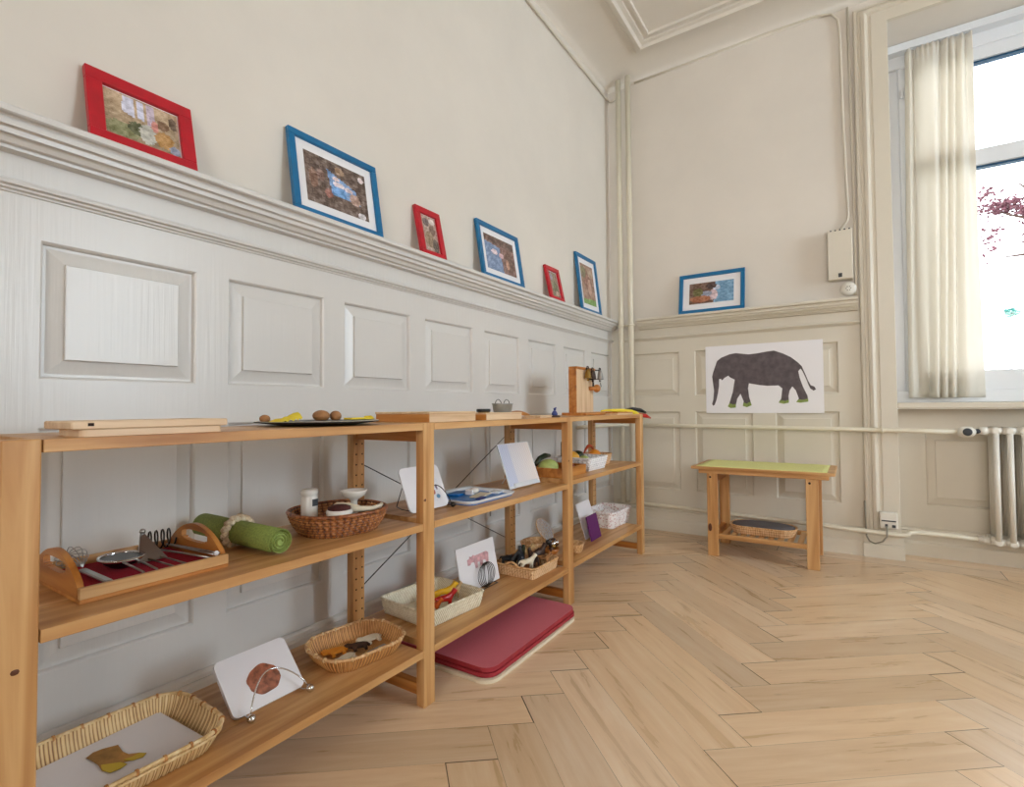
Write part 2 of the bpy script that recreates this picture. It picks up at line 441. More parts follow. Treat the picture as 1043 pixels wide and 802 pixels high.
def basket(c, a, b, r, h, rot=0, flare=.02, nu=60, rows=8, pat='weave', amp=.003, th=.006, N_=240, g=None, tiltv=None):
    """open woven basket: c = centre of base"""
    g = g or G(); pth = rrpath(a, b, r, N_); cr, sr = math.cos(rot), math.sin(rot)
    def P(i, off, z):
        (x, y), (nx, ny) = pth[i]; x += nx*off; y += ny*off
        zz = z
        return (c[0]+x*cr-y*sr, c[1]+x*sr+y*cr, c[2]+zz)
    def disp(i, v):
        u = i/N_
        if pat == 'weave': return amp*math.cos(2*PI*nu*u+PI*math.floor(v*rows))*abs(math.sin(PI*v*rows))**.5
        if pat == 'rib': return amp*math.cos(2*PI*nu*u)
        if pat == 'rope': return amp*(.6*abs(math.sin(PI*v*rows))+.4*math.cos(2*PI*nu*(u+.5*v)))
        return 0
    m = rows*4; rowsv = []
    def shrink(f, z):
        return [(c[0]+(p[0]*cr-p[1]*sr)*f, c[1]+(p[0]*sr+p[1]*cr)*f, c[2]+z) for (p, n) in pth]
    rowsv.append(shrink(.02, 0)); rowsv.append(shrink(.6, 0)); 
    for k in range(m+1):
        v = k/m; base = -flare*(1-v)**1.5
        rowsv.append([P(i, base+disp(i, v), h*v) for i in range(N_)])
    rowsv.append([P(i, -th/2, h+.002) for i in range(N_)])
    for k in range(m+1):
        v = 1-k/m; base = -flare*(1-v)**1.5-th
        rowsv.append([P(i, base-disp(i, v)*.8, max(h*v, th)) for i in range(N_)])
    rowsv.append([(x, y, z+th) for x, y, z in shrink(.5, 0)]); rowsv.append([(x, y, z+th) for x, y, z in shrink(.02, 0)])
    vs = g.grid(rowsv, 0, True, True)
    if g.uv is None: g.uv = g.bm.loops.layers.uv.new('UVMap')
    idx = {}
    for j, rw in enumerate(vs):
        k = min(max(j-2, 0), m) if j <= m+2 else m-min(max(j-m-4, 0), m)
        for i, v in enumerate(rw): idx[v] = (i/N_*nu*(2 if pat != 'weave' else 1), rows*k/m)
    g.bm.faces.ensure_lookup_table()
    for f in g.bm.faces:
        if f.verts[0] in idx:
            us = [idx[l.vert][0] for l in f.loops]; wrap = max(us)-min(us) > nu*.5
            for l in f.loops:
                u_, v_ = idx[l.vert]
                if wrap and u_ < nu*.25: u_ += nu*(2 if pat != 'weave' else 1)
                l[g.uv].uv = (u_, v_)
    return g

def rim(c, a, b, r, h, rad, rot=0, ties=0, g=None, N_=96, off=0):
    g = g or G(); pth = rrpath(a, b, r, N_); cr, sr = math.cos(rot), math.sin(rot)
    pts = [(c[0]+(x+nx*off)*cr-(y+ny*off)*sr, c[1]+(x+nx*off)*sr+(y+ny*off)*cr, c[2]+h) for (x, y), (nx, ny) in pth]
    g.tube(pts, rad, 8, closed=True)
    for k in range(ties):
        i = int(N_*(k+.5)/ties); p = Vector(pts[i]); q = Vector(pts[(i+1) % N_]); d = (q-p).normalized()
        g.tube([p-d*.002, p+d*.002], rad*1.45, 8, mi=1)
    return g

def skin(name, pts, edges, rad, mat, parent=None, sub=1, loc=None):
    """one continuous body grown over a skeleton"""
    me = bpy.data.meshes.new(name); off = root_of(parent).location if parent else Vector((0,0,0))
    me.from_pydata([tuple(Vector(p)-off) for p in pts], edges, []); o = bpy.data.objects.new(name, me); col.objects.link(o)
    if parent: o.parent = parent
    me.materials.append(mat)
    sk = o.modifiers.new('Skin', 'SKIN'); sk.use_smooth_shade = True
    for i, v in enumerate(me.skin_vertices[0].data):
        v.radius = (rad[i], rad[i]); v.use_root = (i == 0)
    ss = o.modifiers.new('Sub', 'SUBSURF'); ss.levels = sub; ss.render_levels = sub
    return o

# ================================================================== THE ROOM
XR, YF, ZC = 5.0, -5.6, 3.15          # right wall, wall behind the camera, ceiling
CW = 3.085                           # top of the plaster wall, start of the cove

def wainscot(g, tf, u0, u1, z0, z1, cols, rows, dep=.014):
    """panelled face: tf(u, out, z); openings cols x rows with raised fields"""
    us = sorted(set([u0, u1]+[v for c in cols for v in c])); zs = sorted(set([z0, z1]+[v for r_ in rows for v in r_]))
    def inn(v, L): return any(a < v < b for a, b in L)
    for i in range(len(us)-1):
        for j in range(len(zs)-1):
            if inn((us[i]+us[i+1])/2, cols) and inn((zs[j]+zs[j+1])/2, rows): continue
            g.poly([tf(us[i], 0, zs[j]), tf(us[i+1], 0, zs[j]), tf(us[i+1], 0, zs[j+1]), tf(us[i], 0, zs[j+1])])
    def ring(a, da, b, db):
        A = [(a[0], a[2]), (a[1], a[2]), (a[1], a[3]), (a[0], a[3])]; B = [(b[0], b[2]), (b[1], b[2]), (b[1], b[3]), (b[0], b[3])]
        for k in range(4):
            l = (k+1) % 4
            g.poly([tf(A[k][0], da, A[k][1]), tf(A[l][0], da, A[l][1]), tf(B[l][0], db, B[l][1]), tf(B[k][0], db, B[k][1])])
    for a, b in cols:
        for c, d in rows:
            def ins(m): return (a+m, b-m, c+m, d-m)
            ring(ins(0), 0, ins(.004), -.004); ring(ins(.004), -.004, ins(.006), -dep)
            ring(ins(.006), -dep, ins(.012), -dep); ring(ins(.012), -dep, ins(.042), -.007); ring(ins(.042), -.007, ins(.0425), -.001); ring(ins(.0425), -.001, ins(.044), 0)
            f = ins(.044)
            g.poly([tf(f[0], 0, f[2]), tf(f[1], 0, f[2]), tf(f[1], 0, f[3]), tf(f[0], 0, f[3])])

def extr(g, prof, tf, s0, s1, mi=0):
    """extrude profile (out, z) between s0 and s1"""
    A = [tf(s0, o, z) for o, z in prof]; B = [tf(s1, o, z) for o, z in prof]
    g.grid([A, B], mi, False); g.poly(A, mi); g.poly(B, mi)

tfL = lambda u, o, z: (o, u, z)           # left wall: u = y
tfB = lambda u, o, z: (u, -o, z)          # back wall: u = x

ROWS = [(.272, .790), (.893, 1.187)]
colsL = [(-3.110, -2.797), (-2.714, -2.405), (-2.324, -2.011), (-1.928, -1.615), (-1.526, -1.223), (-1.135, -.829), (-.735, -.433), (-.345, -.036)]
for k in range(6): colsL.insert(0, (colsL[0][0]-.394, colsL[0][0]-.083))
colsB = [(.130, .475), (.573, .916), (1.040, 1.366)]
DADO = 1.30

wl = G(); wl.box((-.15, YF, 0), (-.016, 0, CW+.2), 0); wl.box((-.02, YF, DADO-.02), (0, 0, CW), 0)
wall_left = struct(wl.build('wall_left', M['plaster']))
g = G(); wainscot(g, tfL, YF, 0, 0, DADO, colsL, ROWS); g.build('wainscot', M['gloss'], wall_left)
NX0, NX1, NZ = 1.630, 3.45, 2.924         # window niche
wb = G()
wb.box((-.15, .016, 0), (NX0-.001, .5, CW+.2), 0); wb.box((0, 0, DADO), (1.4755, .02, CW), 0)
wb.box((1.4756, 0, 0), (NX0, .02, CW), 0)
wb.box((NX1, 0, 0), (XR+.15, .5, CW+.2), 0); wb.box((NX0-.001, 0, NZ), (NX1, .5, CW+.2), 0)
wb.box((NX0-.001, .40, 0), (NX1, .5, .80), 0)
wall_back = struct(wb.build('wall_back', M['plaster']))
g = G(); wainscot(g, tfB, 0, 1.4755, 0, DADO, colsB, ROWS); g.build('wainscot', M['trim'], wall_back)
# apron below the sill
g = G(); tfA = lambda u, o, z: (u, .15-o, z)
wainscot(g, tfA, NX0, NX1, 0, .80, [(1.757, 2.45), (2.62, 3.32)], [(.276, .672)])
g.build('apron_panelling', M['trim'], wall_back)
# right wall with two windows, wall behind the camera with an added fill opening
RW = [(-2.0, -.75)]
wr = G(); ys = [YF, -4.4, -3.15, -2.0, -.75, 0]
wr.box((XR, YF, 0), (XR+.3, 0, .85), 0); wr.box((XR, YF, 2.85), (XR+.3, 0, CW+.2), 0)
for a, b in ((YF, -2.0), (-.75, 0)): wr.box((XR, a, .85), (XR+.3, b, 2.85), 0)
struct(wr.build('wall_right', M['plaster']))
FW = (1.2, 3.8)  # opening added in the unseen wall to let fill light in
g = G(); g.box((-.15, YF-.3, 0), (FW[0], YF, CW+.2), 0); g.box((FW[1], YF-.3, 0), (XR+.3, YF, CW+.2), 0); g.box((FW[0], YF-.3, 0), (FW[1], YF, .85), 0); g.box((FW[0], YF-.3, 2.85), (FW[1], YF, CW+.2), 0)
struct(g.build('wall_front', M['plaster']))
g = G()
for x0_, x1_, z0, z1 in ((FW[0], FW[0]+.07, .85, 2.85), (FW[1]-.07, FW[1], .85, 2.85), (2.44, 2.56, .85, 2.85), (FW[0], FW[1], .85, .93), (FW[0], FW[1], 2.77, 2.85), (FW[0], FW[1], 2.12, 2.2)):
    g.box((x0_, YF-.16, z0), (x1_, YF-.10, z1), .004)
w_ = struct(g.build('window_3', M['win']))  # unseen window added to go with the fill light
g = G(); g.box((FW[0]+.02, YF-.13, .87), (FW[1]-.02, YF-.126, 2.83), 0); g.build('pane', M['glass'], w_)
for n_, (a, b) in enumerate(RW):
    g = G(); m_ = (a+b)/2
    for y0, y1, z0, z1 in ((a, a+.07, .85, 2.85), (b-.07, b, .85, 2.85), (m_-.05, m_+.05, .85, 2.85), (a, b, .85, .93), (a, b, 2.77, 2.85), (a, b, 2.12, 2.2)):
        g.box((XR+.1, y0, z0), (XR+.16, y1, z1), .004)
    w_ = struct(g.build('window_%d' % (n_+2), M['win']))
    g = G(); g.box((XR+.125, a+.02, .87), (XR+.129, b-.02, 2.83), 0); g.build('pane', M['glass'], w_)

# ceiling with cove and moulded frame
g = G(); g.box((-.15, YF, ZC), (XR+.15, .3, ZC+.1), 0)
prof = [(0, CW)]
for k in range(9):
    a = PI/2*k/8; prof.append((.012+.245*(1-math.cos(a)), CW+.008+(ZC-.002-CW-.008)*math.sin(a)))
prof.append((.26, ZC))
def cove(g, prof):
    L = [(o, z) for o, z in prof]
    rows = []
    for o, z in L:
        rows.append([(o, YF, z), (o, -o, z), (XR-o, -o, z), (XR-o, YF, z)])
    g.grid(rows, 0, True)
cove(g, prof)
ceiling = struct(g.build('ceiling', M['ceiling'], recalc=True))
g = G()
def loopmould(g, x0, y0, x1, y1, prof):
    """prof = (inset, z) list"""
    rows = [[(x0+i, y1-i, z), (x1-i, y1-i, z), (x1-i, y0+i, z), (x0+i, y0+i, z)] for i, z in prof]
    g.grid(rows, 0, False, True)
loopmould(g, .293, YF+.3, XR-.3, -.235, [(0, ZC), (0, ZC-.012), (.007, ZC-.018), (.020, ZC-.018), (.026, ZC-.030), (.048, ZC-.034), (.055, ZC-.024), (.060, ZC-.018), (.084, ZC-.016), (.088, ZC-.006), (.108, ZC-.004), (.112, ZC-.014), (.124, ZC-.014), (.128, ZC)])
g.build('moulding', M['ceiling'], ceiling)

# chair rail (ledge) and dado moulding
railp = [(0, 1.420), (.080, 1.420), (.084, 1.416), (.084, 1.406), (.080, 1.4035), (.068, 1.404), (.066, 1.400), (.068, 1.396), (.068, 1.386), (.064, 1.3845), (.061, 1.386), (.058, 1.383), (.056, 1.374), (.050, 1.3725), (.047, 1.374), (.043, 1.370), (.038, 1.362), (.030, 1.360), (.028, 1.364), (.026, 1.354), (.0, 1.352)]
dadop = [(0, 1.300), (.010, 1.300), (.020, 1.296), (.023, 1.290), (.022, 1.286), (.013, 1.284), (.012, 1.280), (.005, 1.278), (.004, 1.274), (0, 1.273)]
g = G(); extr(g, railp, tfL, YF, -.03); extr(g, dadop, tfL, YF, -.012); g.box((-.004, YF, 1.290), (.003, -.004, 1.360), 0)
struct(g.build('trim_1', M['gloss']))
g = G(); extr(g, railp, tfB, .215, 1.466); extr(g, dadop, tfB, .09, 1.474); g.box((.01, -.003, 1.290), (1.475, .004, 1.360), 0)
struct(g.build('trim_2', M['trim']))
basep = [(0, .150), (.010, .150), (.018, .145), (.020, .136), (.016, .132), (.022, .126), (.026, .080), (.032, .074), (.035, .066), (.035, 0), (0, 0)]
g = G(); extr(g, basep, tfL, YF, 0); struct(g.build('baseboard_left', M['gloss']))
g = G(); extr(g, basep, tfB, 0, 1.472); struct(g.build('baseboard_back', M['trim']))
g = G(); extr(g, [(o, z) for o, z in basep], tfA, NX0+.002, NX1); struct(g.build('baseboard_niche', M['trim']))
# architrave round the niche
g = G()
def arch(u0, ob):
    """mitred frame: outer offset profile (dist from niche edge, out)"""
rowsA = []
for d, o in [(.155, 0), (.155, .020), (.150, .026), (.138, .028), (.134, .020), (.122, .020), (.118, .032), (.104, .036), (.094, .030), (.090, .022), (.076, .022), (.072, .026), (.002, .026), (0, .022), (0, .001)]:
    rowsA.append([(NX0-d, -o, 0.0), (NX0-d, -o, NZ+d*.75), (NX1+d, -o, NZ+d*.75), (NX1+d, -o, 0.0)])
g.grid(rowsA, 0, False)
struct(g.build('trim_3', M['trim']))
g = G(); g.box((1.462, -.045, 0), (1.645, .14, .075), .002); extr(g, [(0, .135), (.026, .135), (.034, .128), (.040, .118), (.040, .078), (.044, .075), (0, .075)], tfB, 1.466, 1.642)
struct(g.build('trim_4', M['trim']))

# ---------------- window in the niche
GY = .34
g = G()
WX0 = NX0+.002
def fr(x0, x1, z0, z1, y0=GY-.035, y1=GY+.035): g.box((x0, y0, z0), (x1, y1, z1), .004)
SZ = .835
fr(WX0, WX0+.07, SZ, NZ-.002, GY-.02, GY+.06); fr(NX1-.07, NX1-.002, SZ, NZ-.002, GY-.02, GY+.06)
fr(WX0+.0005, NX1-.0025, NZ-.12, NZ-.003, GY-.045, GY+.058); fr(WX0+.0005, NX1-.0025, SZ+.001, .905, GY-.045, GY+.058)
sash = [(WX0+.06, 2.54), (2.54, NX1-.06)]
for a, b in sash:
    fr(a, a+.085, .90, NZ-.11); fr(b-.085, b, .90, NZ-.11)
    for z0_, z1_ in ((.90, 1.012), (2.735, NZ-.11), (2.145, 2.235)): fr(a+.0845, b-.0845, z0_, z1_, GY-.033, GY+.033)
g.box((WX0, .24, NZ-.05), (NX1-.002, .30, NZ-.002), .004)
window_1 = struct(g.build('window_1', M['win']))
g = G(); g.box((WX0+.1, GY+.002, .95), (NX1-.1, GY+.006, NZ-.15), 0); g.build('pane', M['glass'], window_1)
g = G(); 
for a, b in sash:
    for z in (2.733, 2.143): g.box((a+.086, GY-.02, z-.010), (b-.086, GY+.02, z), .001)
g.build('seal', plain('dark_blue_seal', (16, 74, 110), .5), window_1)
g = G(); g.box((NX0+.001, -.012, .803), (NX1-.001, .36, .835), .006); g.build('window_sill', M['trim'], window_1)
g = G()
for z in (2.62, 1.35): g.lathe([(.008, 0), (.009, .004), (.009, .055), (.008, .06)], (WX0+.075, GY-.05, z), 12)
g.build('hinge', M['win'], window_1)

# ---------------- floor : herringbone boards
g = G(); g.col = g.bm.loops.layers.float_color.new('Col'); g.uv = g.bm.loops.layers.uv.new('UVMap')
g.poly([(0, YF, -.0025), (XR, YF, -.0025), (XR, 0, -.0025), (0, 0, -.0025)], 1)
g.poly([(NX0, 0, -.0025), (NX1, 0, -.0025), (NX1, .16, -.0025), (NX0, .16, -.0025)], 1)
S = .1660; BY = -.155
def plank(q, dirv, clip=True):
    q = [Vector((x, y, 0)) for x, y in q]
    c = sum(q, Vector())/4
    gp_ = random.choice((.0007, .0011, .0016, .0028)); q = [p+(c-p).normalized()*gp_ for p in q]
    if clip:                                      # trim to the room and to the border board
        def cut(poly, ax, lim, sgn):
            out = []
            for i in range(len(poly)):
                a, b = poly[i], poly[(i+1) % len(poly)]; da, db = (a[ax]-lim)*sgn, (b[ax]-lim)*sgn
                if da <= 0: out.append(a)
                if da*db < 0: out.append(a+(b-a)*(da/(da-db)))
            return out
        for ax, lim, sg in ((0, .002, -1), (0, XR, 1), (1, YF, -1), (1, BY-.002, 1)):
            q = cut(q, ax, lim, sg)
            if len(q) < 3: return
    v = [g.bm.verts.new(p) for p in q]
    try: f = g.bm.faces.new(v)
    except ValueError: return
    f.material_index = 0
    t = random.random(); k = .84+.20*t; w = random.uniform(-.02, .05)
    if random.random() < .2: k += .10; w -= .07
    cc = (min(1.15, k+w*.5), k, k-w, 1); o = (random.uniform(0, 50), random.uniform(0, 50)); d = Vector((*dirv, 0)).normalized(); nrm = Vector((-d.y, d.x, 0))
    for l in f.loops:
        l[g.col] = cc; l[g.uv].uv = (o[0]+l.vert.co.dot(d), o[1]+l.vert.co.dot(nrm))
P_ = .4925; xb = {}; yb = {}
x = 1.115; y = -1.669; xb[0] = x; yb[0] = y
for k in range(1, 9): xb[k] = xb[0]+P_*k; yb[k] = yb[k-1]+(.40 if k % 2 == 1 else -.462)
for k in range(-1, -5, -1): xb[k] = xb[0]+P_*k; yb[k] = yb[k+1]+(.462 if (k+1) % 2 == 0 else -.40)
DX, DY = .0949, -.0890
for k in range(-4, 8):
    for n in range(-60, 60):
        a = (xb[k], yb[k]-S*n); a2 = (xb[k]+DX, a[1]+DY); b = (xb[k+1], yb[k+1]-S*n); b2 = (xb[k+1]+DX, b[1]+DY)
        if k % 2 == 0:       # boards running up to the right, ends on the falling edges
            plank([a, a2, b2, b], (P_, .40))
        else:                # boards running down to the right, ends on the rising edges
            ap = (xb[k]+DX, a[1]+DY+S)
            bp = (xb[k+1]+DX, b[1]+DY+S)
            plank([a, b, bp, ap], (P_, -.462))
for (x0, x1, y0, y1) in ((0, 1.05, BY, 0), (1.05, 2.02, BY, .0), (2.02, 3.6, BY, 0), (3.6, XR, BY, 0), (NX0, 2.3, .0, .16), (2.3, NX1, 0, .16)):
    plank([(x0, y0), (x1, y0), (x1, y1), (x0, y1)], (1, 0), clip=False)
floor = struct(g.build('floor', [M['floor'], M['gap']], recalc=False))
g = G(); g.box((-.15, YF-.15, -.12), (XR+.3, .5, -.004), 0); g.build('subfloor', M['gap'], floor)

# ================================================================== PIPES, RADIATOR, WIRING
g = G(); g.tube([(.106, -.08, .175), (.106, -.08, 3.10)], .0185, 16); t = g.build('heating_riser', M['pipe']); tag(t, 'cream vertical heating pipe in the corner, left of the two', 'pipe', None)
g = G(); g.tube([(.176, -.08, .175), (.176, -.08, 3.11)], .0185, 16); t2 = g.build('heating_riser', M['pipe']); tag(t2, 'cream vertical heating pipe in the corner, right of the two', 'pipe', None)
for o_, x_ in ((t, .106), (t2, .176)):
    g = G()
    for z in (1.375,): g.lathe([(.019, 0), (.026, .002), (.026, .010), (.019, .012)], (x_, -.08, z), 20)
    g.build('collar', M['pipe'], o_)
g = G(); g.box((.09, -.07, 1.378), (.19, -.06, 1.388), .002); g.tube([(.14, -.065, 1.383), (.14, 0, 1.383)], .005); tag(g.build('pipe_clamp', M['pipe']), 'small clamp holding the two corner pipes at ledge height', 'bracket')
g = G(); g.tube([(.195, -.07, .700), (.60, -.07, .698), (1.15, -.07, .694), (1.70, -.06, .688), (1.895, -.03, .684)], .0125, 12)
hp = g.build('heating_pipe', M['pipe']); tag(hp, 'cream horizontal heating pipe running under the elephant poster to the valve', 'pipe')
g = G(); g.lathe([(.013, 0), (.020, .001), (.020, .010), (.013, .011)], (0, 0, 0), 16, T=Matrix.Translation((1.552, -.065, .689)) @ Matrix.Rotation(PI/2, 4, 'Y')); g.build('collar', M['pipe'], hp)
g = G(); g.tube([(.06, -.065, .176), (.5, -.07, .170), (1.10, -.07, .156), (1.60, -.07, .140), (1.640, -.068, .140), (1.660, -.062, .146), (1.665, -.052, .155), (1.70, -.03, .156), (1.85, 0, .150), (1.965, .02, .142)], .0125, 12)
tag(g.build('heating_pipe', M['pipe']), 'cream horizontal heating pipe just above the baseboard', 'pipe')
g = G(); g.tube([(.03, -.62, .70), (.04, -.3, .70), (.06, -.1, .70), (.21, -.07, .70)], .012, 10)
tag(g.build('heating_pipe', M['pipe']), 'cream pipe stub in the corner behind the end of the shelf unit', 'pipe')

rad = thing('radiator', 'white column radiator below the window', 'radiator', (2.3, .02, .1))
x0 = 2.017; k = 0
while x0+.052*k < 2.66:
    xx = x0+.052*k; g = G()
    for yy in (-.018, .038, .094): g.tube([(xx, yy, .150), (xx, yy, .680)], .0125, 12)
    for zz in (.142, .690):
        g.tube([(xx, -.026, zz), (xx, -.018, zz), (xx, .094, zz), (xx, .102, zz)], [.012, .021, .021, .012], 12)
        for yy in (-.018, .094): g.tube([(xx-.027, yy if yy > 0 else .0, zz), (xx+.027, yy if yy > 0 else .0, zz)], .017, 12)
    g.build('column', M['rad'], rad); k += 1
g = G(); g.tube([(1.955, .0, .690), (1.99, .0, .690)], .020, 14); g.build('union_nut', M['rad'], rad)
g = G(); g.tube([(1.945, .02, .142), (1.99, .02, .142)], .018, 14); g.tube([(1.962, .02, .142), (1.968, .02, .142)], .024, 6); g.tube([(1.930, .02, .142), (1.948, .02, .142)], .013, 10)
g.build('union_nut', M['rad'], rad)
g = G(); g.tube([(1.868, -.035, .684), (1.876, -.035, .684), (1.890, -.035, .685), (1.925, -.033, .686), (1.938, -.03, .686)], [.010, .021, .027, .026, .015], 16); vb = g.build('valve', M['rad'], rad)
g = G(); g.lathe([(.019, 0), (.019, .006), (.014, .010), (.004, .010)], (0, 0, 0), 18, T=Matrix.Translation((1.906, -.056, .686)) @ Matrix.Rotation(PI/2, 4, 'X')); g.build('dial', M['darkgrey'], vb)
g = G(); g.tube([(1.938, -.02, .688), (1.956, -.01, .689)], .012, 8); g.build('valve_neck', M['darkgrey'], rad)
for xx in (2.04, 2.6):
    g = G(); g.tube([(xx, .1, .655), (xx, .15, .655)], .008); g.build('wall_bracket', M['rad'], rad)

wbx = thing('wall_box', 'cream metal control box high on the wall, left of the architrave', 'box', (1.388, -.02, 1.527))
g = G(); g.box((1.328, -.06, 1.528), (1.448, -.001, 1.808), .004); g.build('housing', M['trim'], wbx)
g = G()
for k in range(5): g.box((1.342+.022*k, -.0615, 1.802), (1.350+.022*k, -.055, 1.8095), .001)
g.build('vent_slots', M['darkgrey'], wbx)
g = G(); g.box((1.378, -.066, 1.540), (1.396, -.058, 1.562), .001); g.build('socket', M['black'], wbx)
sd = thing('bell_sounder', 'round white bell sounder just above the ledge under the control box', 'sounder', (1.424, -.02, 1.46))
TS = Matrix.Translation((1.424, -.001, 1.477)) @ Matrix.Rotation(PI/2, 4, 'X')
g = G(); g.lathe([(.038, 0), (.040, .010), (.036, .026), (.028, .034), (.004, .035)], (0, 0, 0), 28, T=TS); g.build('housing', M['rad'], sd)
g = G()
for a in range(6):
    g.box((-.003+.011*math.cos(a*PI/3), -.003+.011*math.sin(a*PI/3), .0335), (.003+.011*math.cos(a*PI/3), .003+.011*math.sin(a*PI/3), .0355), .0005, T=TS)
g.build('sound_holes', M['cablem'], sd)
# conduits
def conduit(pts, r, label, lab2='conduit', mat='trim'):
    g = G(); g.tube(pts, r, 8); tag(g.build('cable_conduit', M[mat]), label, 'cable')
conduit([(.012, YF+.1, 3.018), (.012, -.20, 3.018), (.012, -.05, 3.015), (.02, -.014, 3.012), (.085, -.014, 3.03)], .007, 'painted cable conduit high on the left wall below the cove')
conduit([(.20, -.012, 3.090), (.6, -.012, 3.094), (1.05, -.012, 3.10), (1.30, -.012, 3.095), (1.375, -.012, 3.075), (1.405, -.012, 3.03), (1.412, -.012, 2.95), (1.418, -.012, 2.4), (1.432, -.012, 1.90), (1.425, -.012, 1.862), (1.388, -.012, 1.815)], .007, 'painted cable bending from the ceiling edge down to the control box')
conduit([(1.452, -.012, 3.08), (1.458, -.010, 2.2), (1.460, -.010, 1.85), (1.461, -.012, 1.50), (1.455, -.012, 1.44)], .0065, 'painted cable running straight down beside the architrave')
ob = thing('wall_socket', 'small white surface socket box on the pilaster foot', 'socket', (1.576, -.03, .168))
g = G(); g.box((1.537, -.072, .168), (1.616, -.026, .252), .005); g.build('housing', M['rad'], ob)
g = G(); g.box((1.545, -.0755, .206), (1.608, -.070, .212), .001); g.box((1.590, -.077, .176), (1.606, -.069, .190), .001); g.box((1.560, -.077, .178), (1.572, -.069, .192), .001); g.build('slot', M['darkgrey'], ob)
g = G(); g.tube([(1.566, -.075, .182), (1.568, -.09, .165), (1.566, -.094, .13), (1.548, -.088, .10), (1.515, -.075, .083), (1.49, -.055, .090), (1.478, -.040, .115), (1.475, -.035, .20), (1.474, -.03, .30)], .004, 8)
tag(g.build('power_cable', M['cablem']), 'thin grey cable looping below the socket box over the baseboard', 'cable')

# ================================================================== PICTURE FRAMES
def mix(a, b, t): return tuple(a[i]*(1-t)+b[i]*t for i in range(3))
def noise(seed):
    rnd = random.Random(seed); tab = [[rnd.random() for _ in range(13)] for _ in range(13)]
    def f(u, v):
        x, y = u*12, v*12; i, j = min(int(x), 11), min(int(y), 11); a, b = x-i, y-j
        return (tab[i][j]*(1-a)+tab[i+1][j]*a)*(1-b)+(tab[i][j+1]*(1-a)+tab[i+1][j+1]*a)*b
    return f
def shapes(bg, items, seed, jit=38):
    n1, n2 = noise(seed), noise(seed+99)
    def f(u, v):
        c = bg(u, v) if callable(bg) else bg
        for k, p, cc in items:
            if k == 'e':
                if ((u-p[0])/p[2])**2+((v-p[1])/p[3])**2 < 1+.5*(n1((u*3) % 1, (v*3) % 1)-.5): c = cc
            elif k == 'q':
                ins = True
                for i in range(len(p)):
                    a, b = p[i], p[(i+1) % len(p)]
                    if (b[0]-a[0])*(v-a[1])-(b[1]-a[1])*(u-a[0]) < 0: ins = False; break
                if ins: c = cc
        d = (n2((u*1.7) % 1, (v*1.7) % 1)-.5)*jit*1.6+(n1((u*5) % 1, (v*5) % 1)-.5)*jit
        return tuple(max(0, min(255, x_+d)) for x_ in c)
    return f
P_classroom = shapes(lambda u, v: mix((196, 170, 140), (150, 130, 104), 1-v), [
    ('q', [(.22, .62), (.38, .55), (.38, .98), (.24, .98)], (214, 214, 232)), ('q', [(.42, .58), (.52, .55), (.52, .98), (.42, .98)], (206, 206, 226)), ('q', [(.56, .5), (.66, .5), (.66, .98), (.56, .98)], (196, 180, 196)),
    ('e', (.2, .2, .25, .16), (136, 136, 98)), ('e', (.42, .32, .14, .14), (96, 100, 70)), ('e', (.56, .28, .12, .22), (188, 186, 176)), ('e', (.78, .62, .09, .12), (128, 98, 74)), ('e', (.93, .75, .06, .14), (110, 90, 74)),
    ('e', (.78, .28, .14, .18), (182, 138, 84)), ('e', (.66, .52, .05, .14), (206, 140, 130)), ('e', (.93, .12, .08, .1), (150, 156, 176))], 3)
P_table = shapes((110, 92, 84), [('q', [(.40, .30), (.88, .28), (.80, .56), (.34, .80)], (128, 160, 204)), ('q', [(.42, .30), (.64, .29), (.62, .50), (.40, .56)], (112, 160, 214)), ('e', (.48, .66, .05, .05), (226, 206, 206)), ('e', (.76, .38, .05, .05), (206, 190, 196)),
    ('e', (.52, .55, .1, .06), (226, 214, 220)), ('e', (.68, .52, .07, .05), (212, 196, 200)), ('e', (.24, .62, .07, .12), (140, 112, 104)), ('e', (.12, .5, .07, .2), (128, 96, 82)), ('e', (.55, .85, .08, .08), (160, 132, 110)),
    ('e', (.78, .36, .09, .12), (182, 152, 140)), ('e', (.92, .86, .05, .06), (222, 206, 206)), ('e', (.34, .3, .06, .1), (150, 100, 90)), ('e', (.88, .06, .07, .07), (226, 220, 224))], 11, 46)
P_small1 = shapes((176, 152, 140), [('e', (.35, .82, .2, .12), (112, 96, 96)), ('e', (.7, .62, .2, .15), (128, 104, 92)), ('e', (.45, .35, .3, .22), (150, 128, 106)), ('e', (.8, .2, .2, .2), (104, 92, 84)), ('e', (.75, .88, .2, .08), (218, 206, 200))], 21)
P_desk = shapes((132, 100, 94), [('q', [(.0, .0), (.55, .0), (.50, .72), (.0, .80)], (124, 146, 182)), ('e', (.3, .55, .1, .08), (232, 214, 220)), ('e', (.52, .5, .08, .08), (214, 180, 184)), ('e', (.78, .38, .18, .3), (112, 84, 76)),
    ('q', [(0, .82), (1, .74), (1, 1), (0, 1)], (104, 80, 74)), ('e', (.72, .3, .06, .16), (184, 140, 120))], 31)
P_small2 = shapes((140, 126, 104), [('e', (.3, .8, .2, .14), (160, 150, 160)), ('e', (.6, .4, .25, .25), (112, 112, 84)), ('e', (.7, .15, .2, .1), (170, 146, 126))], 41)
P_garden = shapes((158, 124, 108), [('e', (.45, .6, .25, .2), (140, 96, 84)), ('e', (.6, .45, .14, .2), (196, 156, 140)), ('q', [(0, 0), (1, 0), (1, .16), (0, .12)], (124, 160, 88)), ('e', (.2, .8, .2, .15), (120, 110, 84)), ('e', (.75, .8, .2, .1), (176, 150, 130))], 51)
